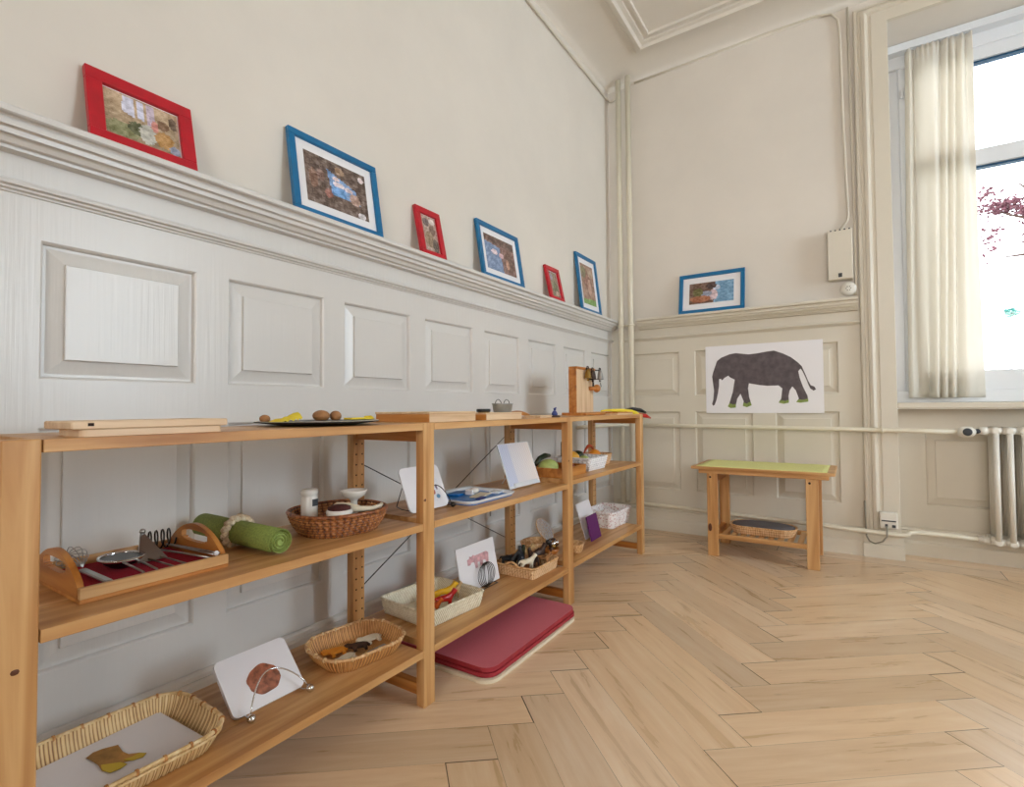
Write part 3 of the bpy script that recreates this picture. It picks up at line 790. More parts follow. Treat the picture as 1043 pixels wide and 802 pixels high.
P_face = shapes((112, 84, 70), [('q', [(.56, 0), (1, 0), (1, 1), (.60, 1)], (120, 160, 192)), ('e', (.55, .38, .1, .26), (214, 190, 196)), ('e', (.62, .72, .08, .12), (196, 206, 224)), ('e', (.38, .45, .14, .14), (154, 160, 178)),
    ('e', (.25, .22, .24, .16), (168, 106, 76)), ('e', (.2, .55, .12, .2), (110, 104, 60)), ('e', (.5, .82, .12, .14), (78, 58, 56))], 61)

def picframe(wall, s0, s1, z1, border, matw, fmat, painter, label, group, cat='picture'):
    z0 = 1.4205; w = s1-s0
    if wall == 'L':
        foot, topo = .062, .0175
        T = frameM((foot, s0, z0), (0, 1, 0), (topo-foot, 0, z1-z0)); base = (foot-.01, (s0+s1)/2, z0)
    else:
        foot, topo = -.062, -.0175
        T = frameM((s0, foot, z0), (1, 0, 0), (0, topo-foot, z1-z0)); base = ((s0+s1)/2, foot+.01, z0)
    h = math.hypot(z1-z0, topo-foot); D = .016
    # local z points out of the wall
    root = thing('framed_picture', label, cat, base, group)
    T = T @ Matrix.Translation((0, 0, -D))
    g = G()
    for a, b in (((0, 0, 0), (w, border, D)), ((0, h-border, 0), (w, h, D)), ((0, border, 0), (border, h-border, D)), ((w-border, border, 0), (w, h-border, D))): g.box(a, b, .0015, T=T)
    g.build('frame', fmat, root)
    g = G(); g.box((border*.8, border*.8, .001), (w-border*.8, h-border*.8, .006), 0, T=T); g.build('backing', M['passe'], root)
    b2 = border+matw; g = G()
    g.picture(T @ Matrix.Translation((b2, b2, .0068)), w-2*b2, h-2*b2, 54, 40, painter); g.build('photo', M['print'], root, recalc=False)
    return root
gp = None
picframe('L', -3.046, -2.824, 1.602, .031, .003, M['redframe'], P_classroom, 'large red picture frame with a bright room photo, nearest on the left ledge', gp)
picframe('L', -2.549, -2.203, 1.690, .022, .030, M['blueframe'], P_table, 'largest blue picture frame, photo of children round a light blue table', gp)
picframe('L', -2.004, -1.860, 1.626, .026, .002, M['redframe'], P_small1, 'small red picture frame on the ledge between the two large landscape blue frames', gp)
picframe('L', -1.608, -1.258, 1.692, .022, .030, M['blueframe'], P_desk, 'blue picture frame with a white mount between the two small red frames', gp)
picframe('L', -.978, -.820, 1.623, .026, .004, M['redframe'], P_small2, 'small red picture frame farthest along the ledge, beside the upright blue frame', gp)
picframe('L', -.593, -.296, 1.792, .022, .034, M['blueframe'], P_garden, 'upright portrait blue picture frame nearest the corner pipes', gp)
picframe('B', .492, .890, 1.684, .024, .040, M['blueframe'], P_face, 'blue picture frame standing alone on the back wall ledge', gp)

# ================================================================== ELEPHANT POSTER
px = [(125, 555), (118, 540), (128, 510), (136, 440), (122, 330), (130, 300), (165, 210), (200, 185), (270, 160), (320, 153), (420, 165), (480, 160), (560, 148), (615, 142), (680, 165), (740, 195), (790, 235), (815, 262), (835, 310), (858, 370), (875, 402),
      (900, 412), (912, 432), (895, 442), (872, 426), (860, 400), (840, 345), (818, 295), (806, 280), (790, 300), (800, 350), (820, 410), (852, 480), (856, 522), (800, 530), (770, 525), (790, 500), (770, 440), (745, 410), (725, 440), (716, 480), (718, 530), (680, 538), (642, 530), (662, 500), (672, 425), (645, 402), (560, 404), (500, 398), (420, 384),
      (412, 420), (420, 490), (438, 550), (400, 565), (368, 555), (376, 520), (352, 462), (325, 500), (314, 545), (312, 568), (270, 572), (248, 560), (262, 532), (290, 450), (308, 355), (275, 340), (255, 324), (225, 340), (204, 360), (195, 348), (180, 350), (178, 400), (168, 460), (155, 510), (138, 550)]
PX0, PX1, PZ0, PZ1 = .643, 1.293, .780, 1.206
Tp = Matrix(((1, 0, 0, PX0), (0, 0, -1, -.0002), (0, 1, 0, PZ0), (0, 0, 0, 1)))
W_, H_ = PX1-PX0, PZ1-PZ0
def epx(x, y):
    u = (x-68)/(965-68); top = 98+(70-98)*u; bot = 612+(604-612)*u
    return (u*W_, (bot-y)/(bot-top)*H_)
pos = thing('elephant_poster', 'white poster of a walking grey elephant on the back wall', 'poster', ((PX0+PX1)/2, -.004, PZ0))
g = G(); g.box((0, 0, 0), (W_, H_, .002), .0002, T=Tp); g.build('sheet', M['white'], pos)
g = G(); g.prism([epx(*p) for p in reversed(px)], .0006, Tp @ Matrix.Translation((0, 0, .002))); eo = g.build('elephant_print', M['printgrey'], pos)
g = G()
for q in ([(248, 560), (262, 535), (290, 545), (314, 540), (312, 568), (270, 572)], [(368, 555), (376, 528), (400, 538), (428, 522), (438, 550), (400, 565)], [(642, 530), (660, 510), (690, 516), (718, 508), (718, 530), (680, 538)], [(770, 525), (788, 506), (820, 508), (856, 500), (856, 522), (800, 530)]):
    g = G(); g.prism([epx(*p) for p in q], .0004, Tp @ Matrix.Translation((0, 0, .0027))); g.build('green_foot_print', M['printgreen'], pos)

# ================================================================== SHELF UNIT
XS, PD, PW, ZT = .433, .030, .0445, .784
XB = XS-.322
YP = [-3.2593, -2.4029, -1.5329, -.6469]
unit = thing('open_shelf_unit', 'long low open pine shelf unit with three bays along the left wall', 'shelf', (.27, -1.95, 0))
for i, y in enumerate(YP):
    y0 = y
    yy0 = y-.0 if i else y-.05
    g = G(); g.box((XS-PD, y0, 0), (XS, y0+PW, ZT), .002)
    if i == 0:
        TK = frameM((XS-.0005, y0, 0), (0, 1, 0), (0, 0, 1))
    if i < 3:
        kz = {0: .455, 1: .569, 2: .60}[i]; ky = {0: .015, 1: .002, 2: .003}[i]
        g.ball((XS-.001, y0+ky+.004, kz), (.0015, .0055 if i else .0075, .006), 12, mi=1)
    g.build('post', [M['pinez'], M['knot']], unit)
    g = G(); g.box((XB, y0, 0), (XB+PD, y0+PW, ZT), .002)
    for k in range(23):
        z = .075+.032*k
        for dy in (.011, .034): g.lathe([(.0028, -.001), (.0028, .0008), (.001, .0008)], (0, 0, 0), 8, mi=1, T=Matrix.Translation((XB+PD, y0+dy, z)) @ Matrix.Rotation(PI/2, 4, 'Y'))
    g.build('post', [M['pinez'], M['hole']], unit)
    for z in (.752, .045):
        g = G(); g.box((XB+PD, y0+.010, z-.022), (XS-PD, y0+.034, z+.010), .0015); g.build('crossrail', M['amberx'], unit)
    for z in (.1354, .482):
        g = G(); g.tube([(XB+PD-.002, y0+.022, z-.002), (XS-PD+.002, y0+.022, z-.002)], .003, 6); g.build('support_rod', M['wire'], unit)
TH = .0195
bays = [(YP[0]+PW+.002, YP[1]-.001), (YP[1]+PW+.001, YP[2]-.001), (YP[2]+PW+.001, YP[3]-.001)]
ZM = [.5, .504, .515]; ZMr = [.5, .504, .515]; ZB = [.157, .157, .165]
ZM[0] = .504
for i, (a, b) in enumerate(bays):
    for z in (ZT-.001, ZM[i], ZB[i]):
        g = G()
        for k in range(3):
            xa = XB+.002+(XS-.001-XB-.002)*k/3; xb_ = XB+.002+(XS-.001-XB-.002)*(k+1)/3
            g.box((xa, a, z-TH), (xb_-.0002, b, z), .0008)
        g.build('shelf_board', M['piney'], unit)
a, b = bays[1]
for za, zb_, xo in ((.66, .24, .003), (.24, .69, .006)):
    g = G(); g.tube([(XB-xo, a-.01, za), (XB-xo, b+.01, zb_)], .002, 6); g.build('cross_brace', M['wire'], unit)

# ================================================================== THINGS ON THE SHELVES
Z1, Z2, Z3 = ZT-.001, ZM[0], ZB[0]
def easel(root, M_, w, h, dep, r=.0016, mat='chrome', feet=True):
    """wire plate stand in local frame M_: x right, y out, z up; origin centre front"""
    g = G()
    g.tube([M_ @ Vector((-w/2+w*k/16, .010-.012*math.sin(PI*k/16), .008+h*math.sin(PI*k/16)**.8)) for k in range(17)], r, 8)
    for s in (-1, 1):
        g.tube([M_ @ Vector(p) for p in ((s*w/2, .010, .008), (s*w/2, -.004, .004), (s*w/2, -dep*.6, .004), (s*w/2*.6, -dep, .004))], r, 6)
    g.tube([M_ @ Vector(p) for p in ((-w/2*.6, -dep, .004), (-w/4, -dep*.8, h*1.2), (w/4, -dep*.8, h*1.2), (w/2*.6, -dep, .004))], r, 6)
    o = g.build('wire', M[mat], root)
    if feet:
        for s in (-1, 1):
            g = G(); g.ball(M_ @ Vector((s*w/2, .015, .0085)), .0082, 14); g.build('ball_foot', M[mat], root)

def card(root, bl, br, tl, th, rad, mat, name='card'):
    """sheet with bottom-left, bottom-right, top-left corners; returns (T, w, h)"""
    bl, br, tl = Vector(bl), Vector(br), Vector(tl); T = frameM(bl, br-bl, tl-bl); w = (br-bl).length; ux = (br-bl).normalized(); d = tl-bl; h = (d-ux*d.dot(ux)).length
    g = G(); g.prism(rrect(w, h, rad), th, T @ Matrix.Translation((0, 0, -th))); g.build(name, mat, root)
    return T, w, h

# ---- two wooden boards, top shelf near end
bt = thing('wooden_board', 'lower of two pale wooden boards on the top shelf near end', 'board', (.3, -3.0, Z1))
g = G(); g.prism(rrect(.105, .225, .012, x0=.295, y0=-3.160), .011, Matrix.Translation((0, 0, Z1))); g.build('board', M['beechy'], bt)
bt = thing('wooden_board', 'upper of two pale wooden boards, with a finger notch in its edge', 'board', (.3, -3.05, Z1+.0115))
g = G(); g.box((.270, -3.171, Z1+.0115), (.40, -2.926, Z1+.025), .002); g.box((.398, -3.150, Z1+.017), (.4008, -3.142, Z1+.022), 0, mi=1); g.build('board', [M['beechy'], M['hole']], bt)

# ---- plate with food toys
pl = thing('serving_plate', 'round plate with a black rim standing on the top shelf', 'plate', (.275, -2.62, Z1))
g = G(); g.lathe([(.01, 0), (.09, 0), (.10, .002), (.150, .009), (.152, .011), (.150, .012)], (.275, -2.625, Z1), 48); g.build('underside', M['black'], pl)
g = G(); g.lathe([(.151, .0118), (.148, .0125), (.10, .005), (.01, .004)], (.275, -2.625, Z1), 48); g.build('face', M['cream'], pl)
g = G(); rows = []
for i in range(13):
    u = i/12
    rows.append([(.26+.05*(j/8)-.02*u+.004*math.sin(9*u+j), -2.765+.085*u, Z1+.010+.022*u*abs(math.sin(2.2*j/8+.5))+.003*math.sin(5*u*j)) for j in range(9)])
g.grid(rows); g.grid([[(p[0], p[1], Z1+.0095) for p in r_] for r_ in rows])
o = g.build('folded_cloth', M['yellow']); tag(o, 'folded yellow cloth on the left side of the black rimmed plate', 'cloth')
g = G(); g.box((.27, -2.545, Z1+.0125), (.305, -2.465, Z1+.0175), .002); g.tube([(.28, -2.48, Z1+.018), (.29, -2.465, Z1+.020), (.305, -2.475, Z1+.018)], .003)
o = g.build('yellow_cloth_strip', M['yellow']); tag(o, 'flat yellow strip lying over the right rim of the plate', 'cloth')
for n_, (x_, y_, r_, lb) in enumerate([(.25, -2.600, (.026, .020, .015), 'big brown nut on the plate, left of its pair'), (.26, -2.562, (.018, .014, .014), 'smaller brown nut on the plate, right of its pair'), (.240, -2.752, (.014, .012, .010), 'small brown nut at the far left rim of the plate behind the cloth')]):
    g = G(); g.ball((x_, y_, Z1+.009+r_[2]), r_, 16); tag(g.build('nut', M['brownst']), lb, 'nut')

# ---- boxes on the second bay
bx = thing('wooden_box', 'square lidded wooden box straddling the post on the top shelf', 'box', (.29, -2.234, Z1))
g = G(); g.box((.175, -2.344, Z1), (.40, -2.124, Z1+.0245), .0015); g.build('body', M['amberx'], bx)
g = G(); g.box((.400, -2.3435, Z1+.0005), (.4025, -2.1245, Z1+.024), .0004); g.build('front_panel', M['beechy'], bx)
g = G(); g.box((.173, -2.346, Z1+.0245), (.402, -2.122, Z1+.031), .0015); g.build('lid', M['beechy'], bx)
bx = thing('wooden_box', 'long low pale wooden box carrying the metal tub on the top shelf', 'box', (.3, -1.95, Z1))
g = G(); g.box((.19, -2.064, Z1), (.40, -1.842, Z1+.020), .0015); g.build('body', M['amberx'], bx)
g = G(); g.box((.400, -2.0635, Z1+.0005), (.4025, -1.8425, Z1+.0195), .0004); g.build('front_panel', M['beechy'], bx)
g = G(); g.box((.188, -2.066, Z1+.020), (.402, -1.840, Z1+.025), .001); g.build('lid', M['beechy'], bx)
tn = thing('small_tin', 'flat round tin with a black lid on the left end of the long box', 'tin', (.36, -2.042, Z1+.025))
g = G(); g.lathe([(.020, 0), (.021, .001), (.021, .003), (.019, .004)], (.372, -2.040, Z1+.025), 28); g.build('base', M['brass'], tn)
g = G(); g.lathe([(.023, .003), (.024, .0045), (.024, .012), (.022, .013), (.004, .013)], (.372, -2.040, Z1+.025), 28); g.build('lid', M['black'], tn)
mb = thing('metal_tub', 'small galvanised metal tub with two wire handles on the long box', 'tub', (.26, -1.78, Z1+.025))
cx, cy, zz = .362, -1.880, Z1+.0255
g = G(); g.lathe([(.004, 0), (.038, 0), (.041, .003), (.046, .028), (.049, .030), (.049, .032), (.045, .031), (.039, .004), (.004, .003)], (cx, cy-.03, zz), 40, sx=.7, sy=1); g.build('body', M['galv'], mb)
g = G()
for s in (-1, 1): g.tube([(cx, cy-.03+s*.047, zz+.030)]+[(cx, cy-.03+s*(.047-.040*k/8), zz+.030+.016*math.sin(PI*k/8)**.6) for k in range(1, 9)], .0013, 6)
g.build('handle', M['wire'], mb)
bo = thing('wooden_bow', 'low curved wooden piece lying beside the long box on the top shelf', 'toy', (.36, -1.735, Z1))
g = G(); g.tube([(.30, -1.81+.19*k/12, Z1+.008+.012*math.sin(PI*k/12)) for k in range(13)], [.003+.005*math.sin(PI*k/12)+.002 for k in range(13)], 10); g.build('bow', M['amber'+'y'], bo)
g = G(); g.box((.33, -1.70, Z1), (.40, -1.60, Z1+.010), .001); tag(g.build('wooden_block', M['beechy']), 'small pale flat wooden block beside the curved wooden piece', 'block')
fg = thing('figurine', 'tiny blue figurine on a round dark foot near the middle post', 'figurine', (.405, -1.575, Z1))
g = G(); g.lathe([(.022, 0), (.024, .002), (.023, .007), (.010, .009)], (.400, -1.585, Z1), 20); g.build('foot', M['darkst'], fg)
g = G(); g.lathe([(.012, .008), (.013, .014), (.010, .022), (.006, .027), (.004, .029)], (.400, -1.585, Z1), 16); g.ball((.400, -1.583, Z1+.034), (.006, .006, .006), 12); g.tube([(.400, -1.583, Z1+.036), (.402, -1.576, Z1+.040)], .003); g.build('body', M['navy'], fg)

# ---- bell board
bb = thing('bell_board', 'upright wooden board with hanging metal bells on the top shelf', 'board', (.28, -1.06, Z1))
g = G(); g.box((.216, -1.175, Z1), (.350, -.940, Z1+.014), .002); g.build('base', M['ambery'], bb)
g = G(); g.box((.270, -1.160, Z1+.014), (.292, -.962, Z1+.232), .002); g.build('back_board', M['beechz'], bb)
g = G(); g.box((.254, -1.170, Z1+.014), (.294, -1.160, Z1+.232), .001); g.box((.254, -1.170, Z1+.232), (.302, -.955, Z1+.243), .002); g.build('side_board', M['ambery'], bb)
for n_, (dy, dz, cc) in enumerate([(-1.068, 0, 'brass'), (-1.010, -.004, 'darkst'), (-.918, 0, 'steel')]):
    g = G(); g.tube([(.310, dy-.01, Z1+.232+dz), (.310, dy-.004, Z1+.248+dz), (.310, dy+.010, Z1+.248+dz), (.310, dy+.012, Z1+.232+dz)], .003, 6); g.tube([(.290, min(dy, -.965), Z1+.236), (.310, dy, Z1+.236)], .003)
    hk = g.build('hook', M['wire'], bb)
    g = G(); g.lathe([(.004, 0), (.010, -.004), (.014, -.020), (.018, -.044), (.020, -.049), (.016, -.046), (.004, -.02)], (.312, dy, Z1+.236+dz), 18); g.ball((.312, dy, Z1+.180+dz), .007, 10); g.build('bell', M[cc], hk)
g = G(); g.tube([(.312, -.915, Z1+.17), (.312, -.905, Z1+.15), (.312, -.925, Z1+.142), (.312, -.932, Z1+.155)], .002, 6); g.build('clapper', M['wire'], bb)
g = G(); g.tube([(.312, -1.005, Z1+.17), (.312, -1.005, Z1+.148)], .005, 6); g.build('clapper', M['wire'], bb)
g = G(); g.tube([(.290, -1.015, Z1+.138), (.325, -.992, Z1+.138)], .010, 12); g.ball((.322, -.985, Z1+.138), (.020, .020, .021), 16); g.build('knob', M['ambery'], bb)

# ---- wooden ruler strip and striped strap at the far end
tr = thing('wooden_tray', 'long flat wooden tray at the far end of the top shelf', 'tray', (.33, -.86, Z1))
g = G(); g.box((.20, -.925, Z1), (.41, -.70, Z1+.008), .001); g.build('bottom', M['beechy'], tr)
g = G()
for a, b in (((.20, -.925, Z1+.008), (.41, -.917, Z1+.014)), ((.20, -.708, Z1+.008), (.41, -.70, Z1+.014)), ((.20, -.917, Z1+.008), (.208, -.708, Z1+.014)), ((.402, -.917, Z1+.008), (.41, -.708, Z1+.014))): g.box(a, b, .0008)
g.build('edge', M['ambery'], tr)
st = thing('toy_snake', 'yellow toy snake with red and black ends hanging over the shelf end', 'toy', (.35, -.75, Z1+.012))
g = G(); g.tube([(.345, -.985, Z1+.021), (.35, -.92, Z1+.024), (.355, -.84, Z1+.023), (.36, -.76, Z1+.022), (.36, -.68, Z1+.019), (.37, -.62, Z1+.014), (.385, -.585, Z1+.004), (.395, -.565, Z1-.006)], [.004, .006, .008, .009, .010, .012, .012, .010], 10); g.build('body', M['yellow'], st)
g = G(); g.tube([(.345, -.640, Z1+.026), (.370, -.595, Z1+.030), (.398, -.545, Z1+.022), (.415, -.500, Z1+.006)], [.005, .010, .011, .006], 10); g.build('black_end', M['black'], st)
g = G(); g.tube([(.395, -.568, Z1-.004), (.418, -.515, Z1-.012), (.435, -.475, Z1-.026)], [.010, .012, .004], 10); g.build('red_end', M['redpl'], st)

# ---- tray with kitchen tools (middle shelf, near bay)
ty = thing('tool_tray', 'wooden tray with arched handles and red lining holding kitchen tools', 'tray', (.22, -3.0, Z2))
TX0, TX1, TY0, TY1 = .115, .358, -3.145, -2.900
g = G(); g.box((TX0, TY0, Z2), (TX1, TY1, Z2+.007), .001); g.build('bottom', M['ambery'], ty)
g = G(); g.box((TX1-.009, TY0, Z2+.007), (TX1, TY1, Z2+.026), .001); g.build('front_rail', M['piney'], ty)
g = G(); g.box((TX0, TY0, Z2+.007), (TX0+.009, TY1, Z2+.026), .001); g.build('rear_rail', M['piney'], ty)
for y in (TY0, TY1-.010):
    L_ = TX1-TX0-.02; T = Matrix(((1, 0, 0, TX0+.010), (0, 0, -1, y+.010), (0, 1, 0, Z2+.007), (0, 0, 0, 1)))
    g = G(); out = [(0, 0)]+[(L_, 0)]+[(L_, .016)]+[(L_/2+L_/2*math.cos(PI*k/16), .018+.050*math.sin(PI*k/16)**.8) for k in range(1, 16)]+[(0, .016)]
    # handle with a slot: build as upper and lower strips
    n = 24
    def top(u): return .016+.052*math.sin(PI*u)**.75
    def s_in(u): return (abs(u-.5) < .24)
    for i in range(n):
        a, b = i/n, (i+1)/n; m_ = (a+b)/2
        if s_in(m_):
            lo = .024; 
            hw = .012*math.sqrt(max(0, 1-((m_-.5)/.25)**4))
            mid = .042
            for z0, z1a, z1b in ((0, mid-hw, mid-hw), (mid+hw, None, None)):
                if z1a is None: q = [(a*L_, z0), (b*L_, z0), (b*L_, top(b)), (a*L_, top(a))]
                else: q = [(a*L_, z0), (b*L_, z0), (b*L_, z1b), (a*L_, z1a)]
                g.prism(q, .010, T)
        else: g.prism([(a*L_, 0), (b*L_, 0), (b*L_, top(b)), (a*L_, top(a))], .010, T)
    g.build('handle_board', M['amberx'], ty)
g = G(); g.box((TX0+.011, TY0+.012, Z2+.007), (TX1-.011, TY1-.012, Z2+.010), .0005); g.build('lining', M['redfelt'], ty)
zt_ = Z2+.011
def tool(name, label): return thing(name, label, 'kitchen tool', (.24, -3.0, zt_))
w = tool('whisk', 'metal whisk at the near end of the red lined tray')
g = G()
for k in range(6):
    a = PI*k/6
    g.tube([(.20, -3.092, zt_+.012)]+[(.20-.085*math.sin(PI*j/12/1.0)*1-.0, -3.092+.026*math.cos(a)*math.sin(PI*j/6)*(1 if j <= 6 else 1), zt_+.022+.020*math.sin(a)*math.sin(PI*j/6)) for j in range(1, 12)]+[(.20, -3.092, zt_+.012)], .0009, 5)
g.build('wires', M['steel'], w)
g = G(); g.box((.20, -3.099, zt_+.004), (.325, -3.086, zt_+.010), .002); g.build('handle', M['steel'], w)
w = tool('strainer', 'round wire strainer resting on the red lining')
g = G(); cx, cy = .215, -3.035
g.tube([(cx+.042*math.cos(2*PI*k/24), cy+.036*math.sin(2*PI*k/24), zt_+.020) for k in range(24)], .003, 6, closed=True); g.build('rim', M['chrome'], w)
g = G(); g.lathe([(.004, .004), (.018, .008), (.030, .016), (.037, .026)], (cx, cy, zt_-.006), 20, sx=1.1, sy=.95); g.build('mesh_bowl', M['wire'], w)
g = G()
for dy in (-.012, .010): g.tube([(cx+.04, cy+dy, zt_+.019), (.335, cy+dy+.004, zt_+.012)], .0022, 6)
g.build('handle', M['steel'], w)
w = tool('grater', 'small conical grater in the middle of the red lined tray')
g = G(); g.grid([[(.185, -2.992, zt_+.052), (.185, -2.984, zt_+.052), (.188, -2.984, zt_+.052), (.188, -2.992, zt_+.052), (.185, -2.992, zt_+.052)], [(.205, -3.006, zt_+.002), (.205, -2.960, zt_+.002), (.225, -2.956, zt_+.002), (.225, -3.010, zt_+.002), (.205, -3.006, zt_+.002)]], 0, False); g.build('cone', M['steel'], w)
g = G(); g.ball((.187, -2.988, zt_+.057), .006, 10)
for dy in (0, .022): g.tube([(.22, -2.99+dy, zt_+.006), (.335, -2.985+dy, zt_+.006)], .0018, 6)
g.build('handle', M['steel'], w)
w = tool('spiral_masher', 'coiled wire masher at the far side of the red lined tray')
g = G(); g.tube([(.150+.014*math.cos(2*PI*j/12), -2.975+.062*j/60, zt_+.026+.020*math.sin(2*PI*j/12)) for j in range(61)], .0018, 6); g.build('coil', M['wire'], w)
g = G(); g.tube([(.165, -2.955, zt_+.01), (.335, -2.925, zt_+.01)], .0025, 6); g.build('handle', M['steel'], w)
w = tool('tongs', 'thin metal tongs lying beside the far tray handle')
g = G()
for dy in (-.006, .006): g.tube([(.150, -2.925+dy*.3, zt_+.012), (.345, -2.918+dy, zt_+.018)], .0018, 6)
g.build('arms', M['steel'], w)
g = G(); g.ball((.345, -2.918, zt_+.019), .005, 10); g.build('knob', M['white'], w)

# ---- green rolled mat with ring
rm = thing('rolled_mat', 'rolled green woven mat on the middle shelf', 'mat', (.22, -2.80, Z2))
a, b = Vector((.045, -2.795, Z2+.029)), Vector((.372, -2.793, Z2+.029)); ax = (b-a).normalized(); side = Vector((0, 1, 0))
g = G(); n = 150; turns = 3.6; inner = []; 
rows = []
for j in range(n+1):
    th_ = 2*PI*turns*j/n; r_ = .004+.0235*j/n
    o_ = side*math.cos(th_)*r_+Vector((0, 0, 1))*math.sin(th_)*r_
    rows.append([a+o_, a+(b-a)*.33+o_*1.0, a+(b-a)*.66+o_, b+o_])
g.grid(rows, 0, True); g.tube([a+Vector((0, 0, 0)), b-Vector((.004, 0, 0))], .019, 16, mi=1)
g.build('roll', [M['green'], M['greenend']], rm, recalc=False).modifiers.new('Solid', 'SOLIDIFY').thickness = .003
nr = thing('napkin_ring', 'twisted natural rope ring round the green rolled mat', 'ring', (.2, -2.795, Z2))
g = G(); c_ = Vector((.205, -2.795, Z2+.031))
pts = []
for k in range(96):
    a_ = 2*PI*k/96; rr_ = .032+.003*math.sin(14*a_); pts.append(c_+Vector((.006*math.cos(14*a_), rr_*math.cos(a_), rr_*math.sin(a_))))
g.tube(pts, .0075, 8, closed=True); g.build('rope', M['rope'], nr)
nr.location = (.2, -2.795, Z2)

# ---- brown wicker basket
cb = (.285, -2.572, Z2)
bk = thing('wicker_basket', 'oval brown wicker basket on the middle shelf', 'basket', cb)
g = basket(cb, .112, .120, .10, .056, R(-12), .028, 44, 8, 'weave', .0045, .008, 300); g.build('body', M['brownw'], bk)
g = rim(cb, .112, .120, .10, .056, .005, R(-12), 0); g.build('rim', M['brownwick'], bk)
zb_ = Z2+.010
s_ = thing('salt_shaker', 'white porcelain shaker standing in the brown basket', 'shaker', (.22, -2.63, zb_))
g = G(); g.lathe([(.004, 0), (.020, 0), (.021, .004), (.021, .080), (.019, .084), (.022, .086), (.022, .096), (.018, .100), (.004, .101)], (.232, -2.622, zb_), 24); g.build('body', M['porcelain'], s_)
g = G(); g.box((.2525, -2.628, zb_+.058), (.2540, -2.612, zb_+.076), 0); g.build('printed_label', M['darkgrey'], s_)
s_ = thing('round_brush', 'round white brush with dark red bristles in the brown basket', 'brush', (.31, -2.62, zb_+.03))
g = G(); g.lathe([(.020, .02), (.031, .026), (.033, .044), (.028, .048)], (.325, -2.600, zb_+.006), 28); g.build('body', M['porcelain'], s_)
g = G(); g.lathe([(.029, .044), (.028, .054), (.018, .058), (.004, .059)], (.325, -2.600, zb_+.006), 28); g.build('bristles', M['cork'], s_)
s_ = thing('wooden_spoon', 'pale spoon shaped brush lying across the brown basket', 'spoon', (.3, -2.55, zb_+.04))
g = G(); g.tube([(.290, -2.600, zb_+.050), (.300, -2.588, zb_+.054), (.318, -2.565, zb_+.052), (.340, -2.545, zb_+.047), (.358, -2.520, zb_+.046), (.364, -2.498, zb_+.050), (.358, -2.488, zb_+.053)], [.006, .013, .012, .008, .006, .006, .005], 12); g.build('spoon', M['cream'], s_)
s_ = thing('egg_cup', 'white footed cup standing in the brown basket', 'cup', (.27, -2.50, zb_))
g = G(); g.lathe([(.004, 0), (.018, 0), (.018, .003), (.010, .012), (.009, .055), (.012, .060), (.030, .070), (.035, .082), (.035, .085), (.030, .084), (.020, .074), (.004, .072)], (.285, -2.520, zb_+.004), 28); g.build('cup', M['porcelain'], s_)

# ---- bottom shelf near bay: long bamboo tray with printed sheet
ct = (.235, -3.05, Z3)
ct = (.268, -3.072, Z3)
bk = thing('bamboo_tray', 'large shallow bamboo tray holding a printed sheet on the bottom shelf', 'tray', ct)
g = basket(ct, .120, .168, .060, .043, 0, .022, 84, 4, 'rib', .0018, .004, 504); g.build('body', M['bambw'], bk)
g = rim(ct, .120, .168, .060, .044, .0042, 0, 24, off=.001); g = rim(ct, .120, .168, .060, .035, .003, 0, 0, g=g, off=.0); g.build('rim', [M['bamboo'], M['bamboo2']], bk)
sh = thing('printed_sheet', 'white sheet with a picture of two yellow brown boots in the bamboo tray', 'sheet', ct)
g = G(); T = frameM((.178, -3.205, Z3+.012), (1, .05, 0), (-.05, 1, .01)); g.prism(rrect(.178, .262, .003), .0012, T); g.build('paper', M['white'], sh)
def bootcol(u, v): return mix((150, 104, 66), (196, 168, 50), max(0, min(1, (.75-v)*1.6)))
# boots, local x = away from the viewer's wall side
Tb = frameM((.0, 0, 0), (1, .03, 0), (0, 1, .02))
def boot(g, P0, P1, P2, flip=1):
    pass
from_px = [(262, 460), (300, 430), (350, 410), (440, 386), (468, 425), (500, 438), (560, 430), (600, 432), (580, 455), (520, 474), (470, 484), (492, 494), (455, 520), (395, 544), (350, 530), (330, 500), (300, 480)]
CAM = Vector((1.4324, -3.4739, .8252)); _y, _p, _r, _f = .5817, .027, -.0074, 528.2674
cF = Vector((-math.sin(_y)*math.cos(_p), math.cos(_y)*math.cos(_p), math.sin(_p))); cR = Vector((math.cos(_y), math.sin(_y), 0)); cU = cR.cross(cF)
cR2 = cR*math.cos(_r)+cU*math.sin(_r); cU2 = -cR*math.sin(_r)+cU*math.cos(_r)
def un(u, v, axis, val):
    """measured point of the photo -> world point on an axis-aligned plane"""
    d = cF+cR2*(u-521.5)/_f+cU2*(401-v)/_f; t = (val-CAM[axis])/d[axis]; return CAM+d*t
pts = []
for (x_, y_) in from_px:
    p = un(40+x_/5.49, 690+y_/5.49, 2, Z3+.0145); pts.append((p.x, p.y))
g = G(); g.prism(pts, .0006, Matrix.Translation((0, 0, Z3+.0135+.003))); o = g.build('boot_print', plain('boot_print_brown', (164, 120, 62), .6, var=.2, bscale=30), sh)
g = G(); q = []
for (x_, y_) in [(470, 470), (520, 452), (560, 432), (600, 432), (580, 455), (520, 474)]: p = un(40+x_/5.49, 690+y_/5.49, 2, Z3+.0150); q.append((p.x, p.y))
g.prism(q, .0006, Matrix.Translation((0, 0, Z3+.0173))); q = []
for (x_, y_) in [(345, 500), (400, 492), (450, 484), (492, 494), (455, 520), (395, 544), (350, 530)]: p = un(40+x_/5.49, 690+y_/5.49, 2, Z3+.0150); q.append((p.x, p.y))
g.prism(q, .0006, Matrix.Translation((0, 0, Z3+.0173))); g.build('boot_toe_print', plain('boot_print_yellow', (204, 176, 52), .5), sh)

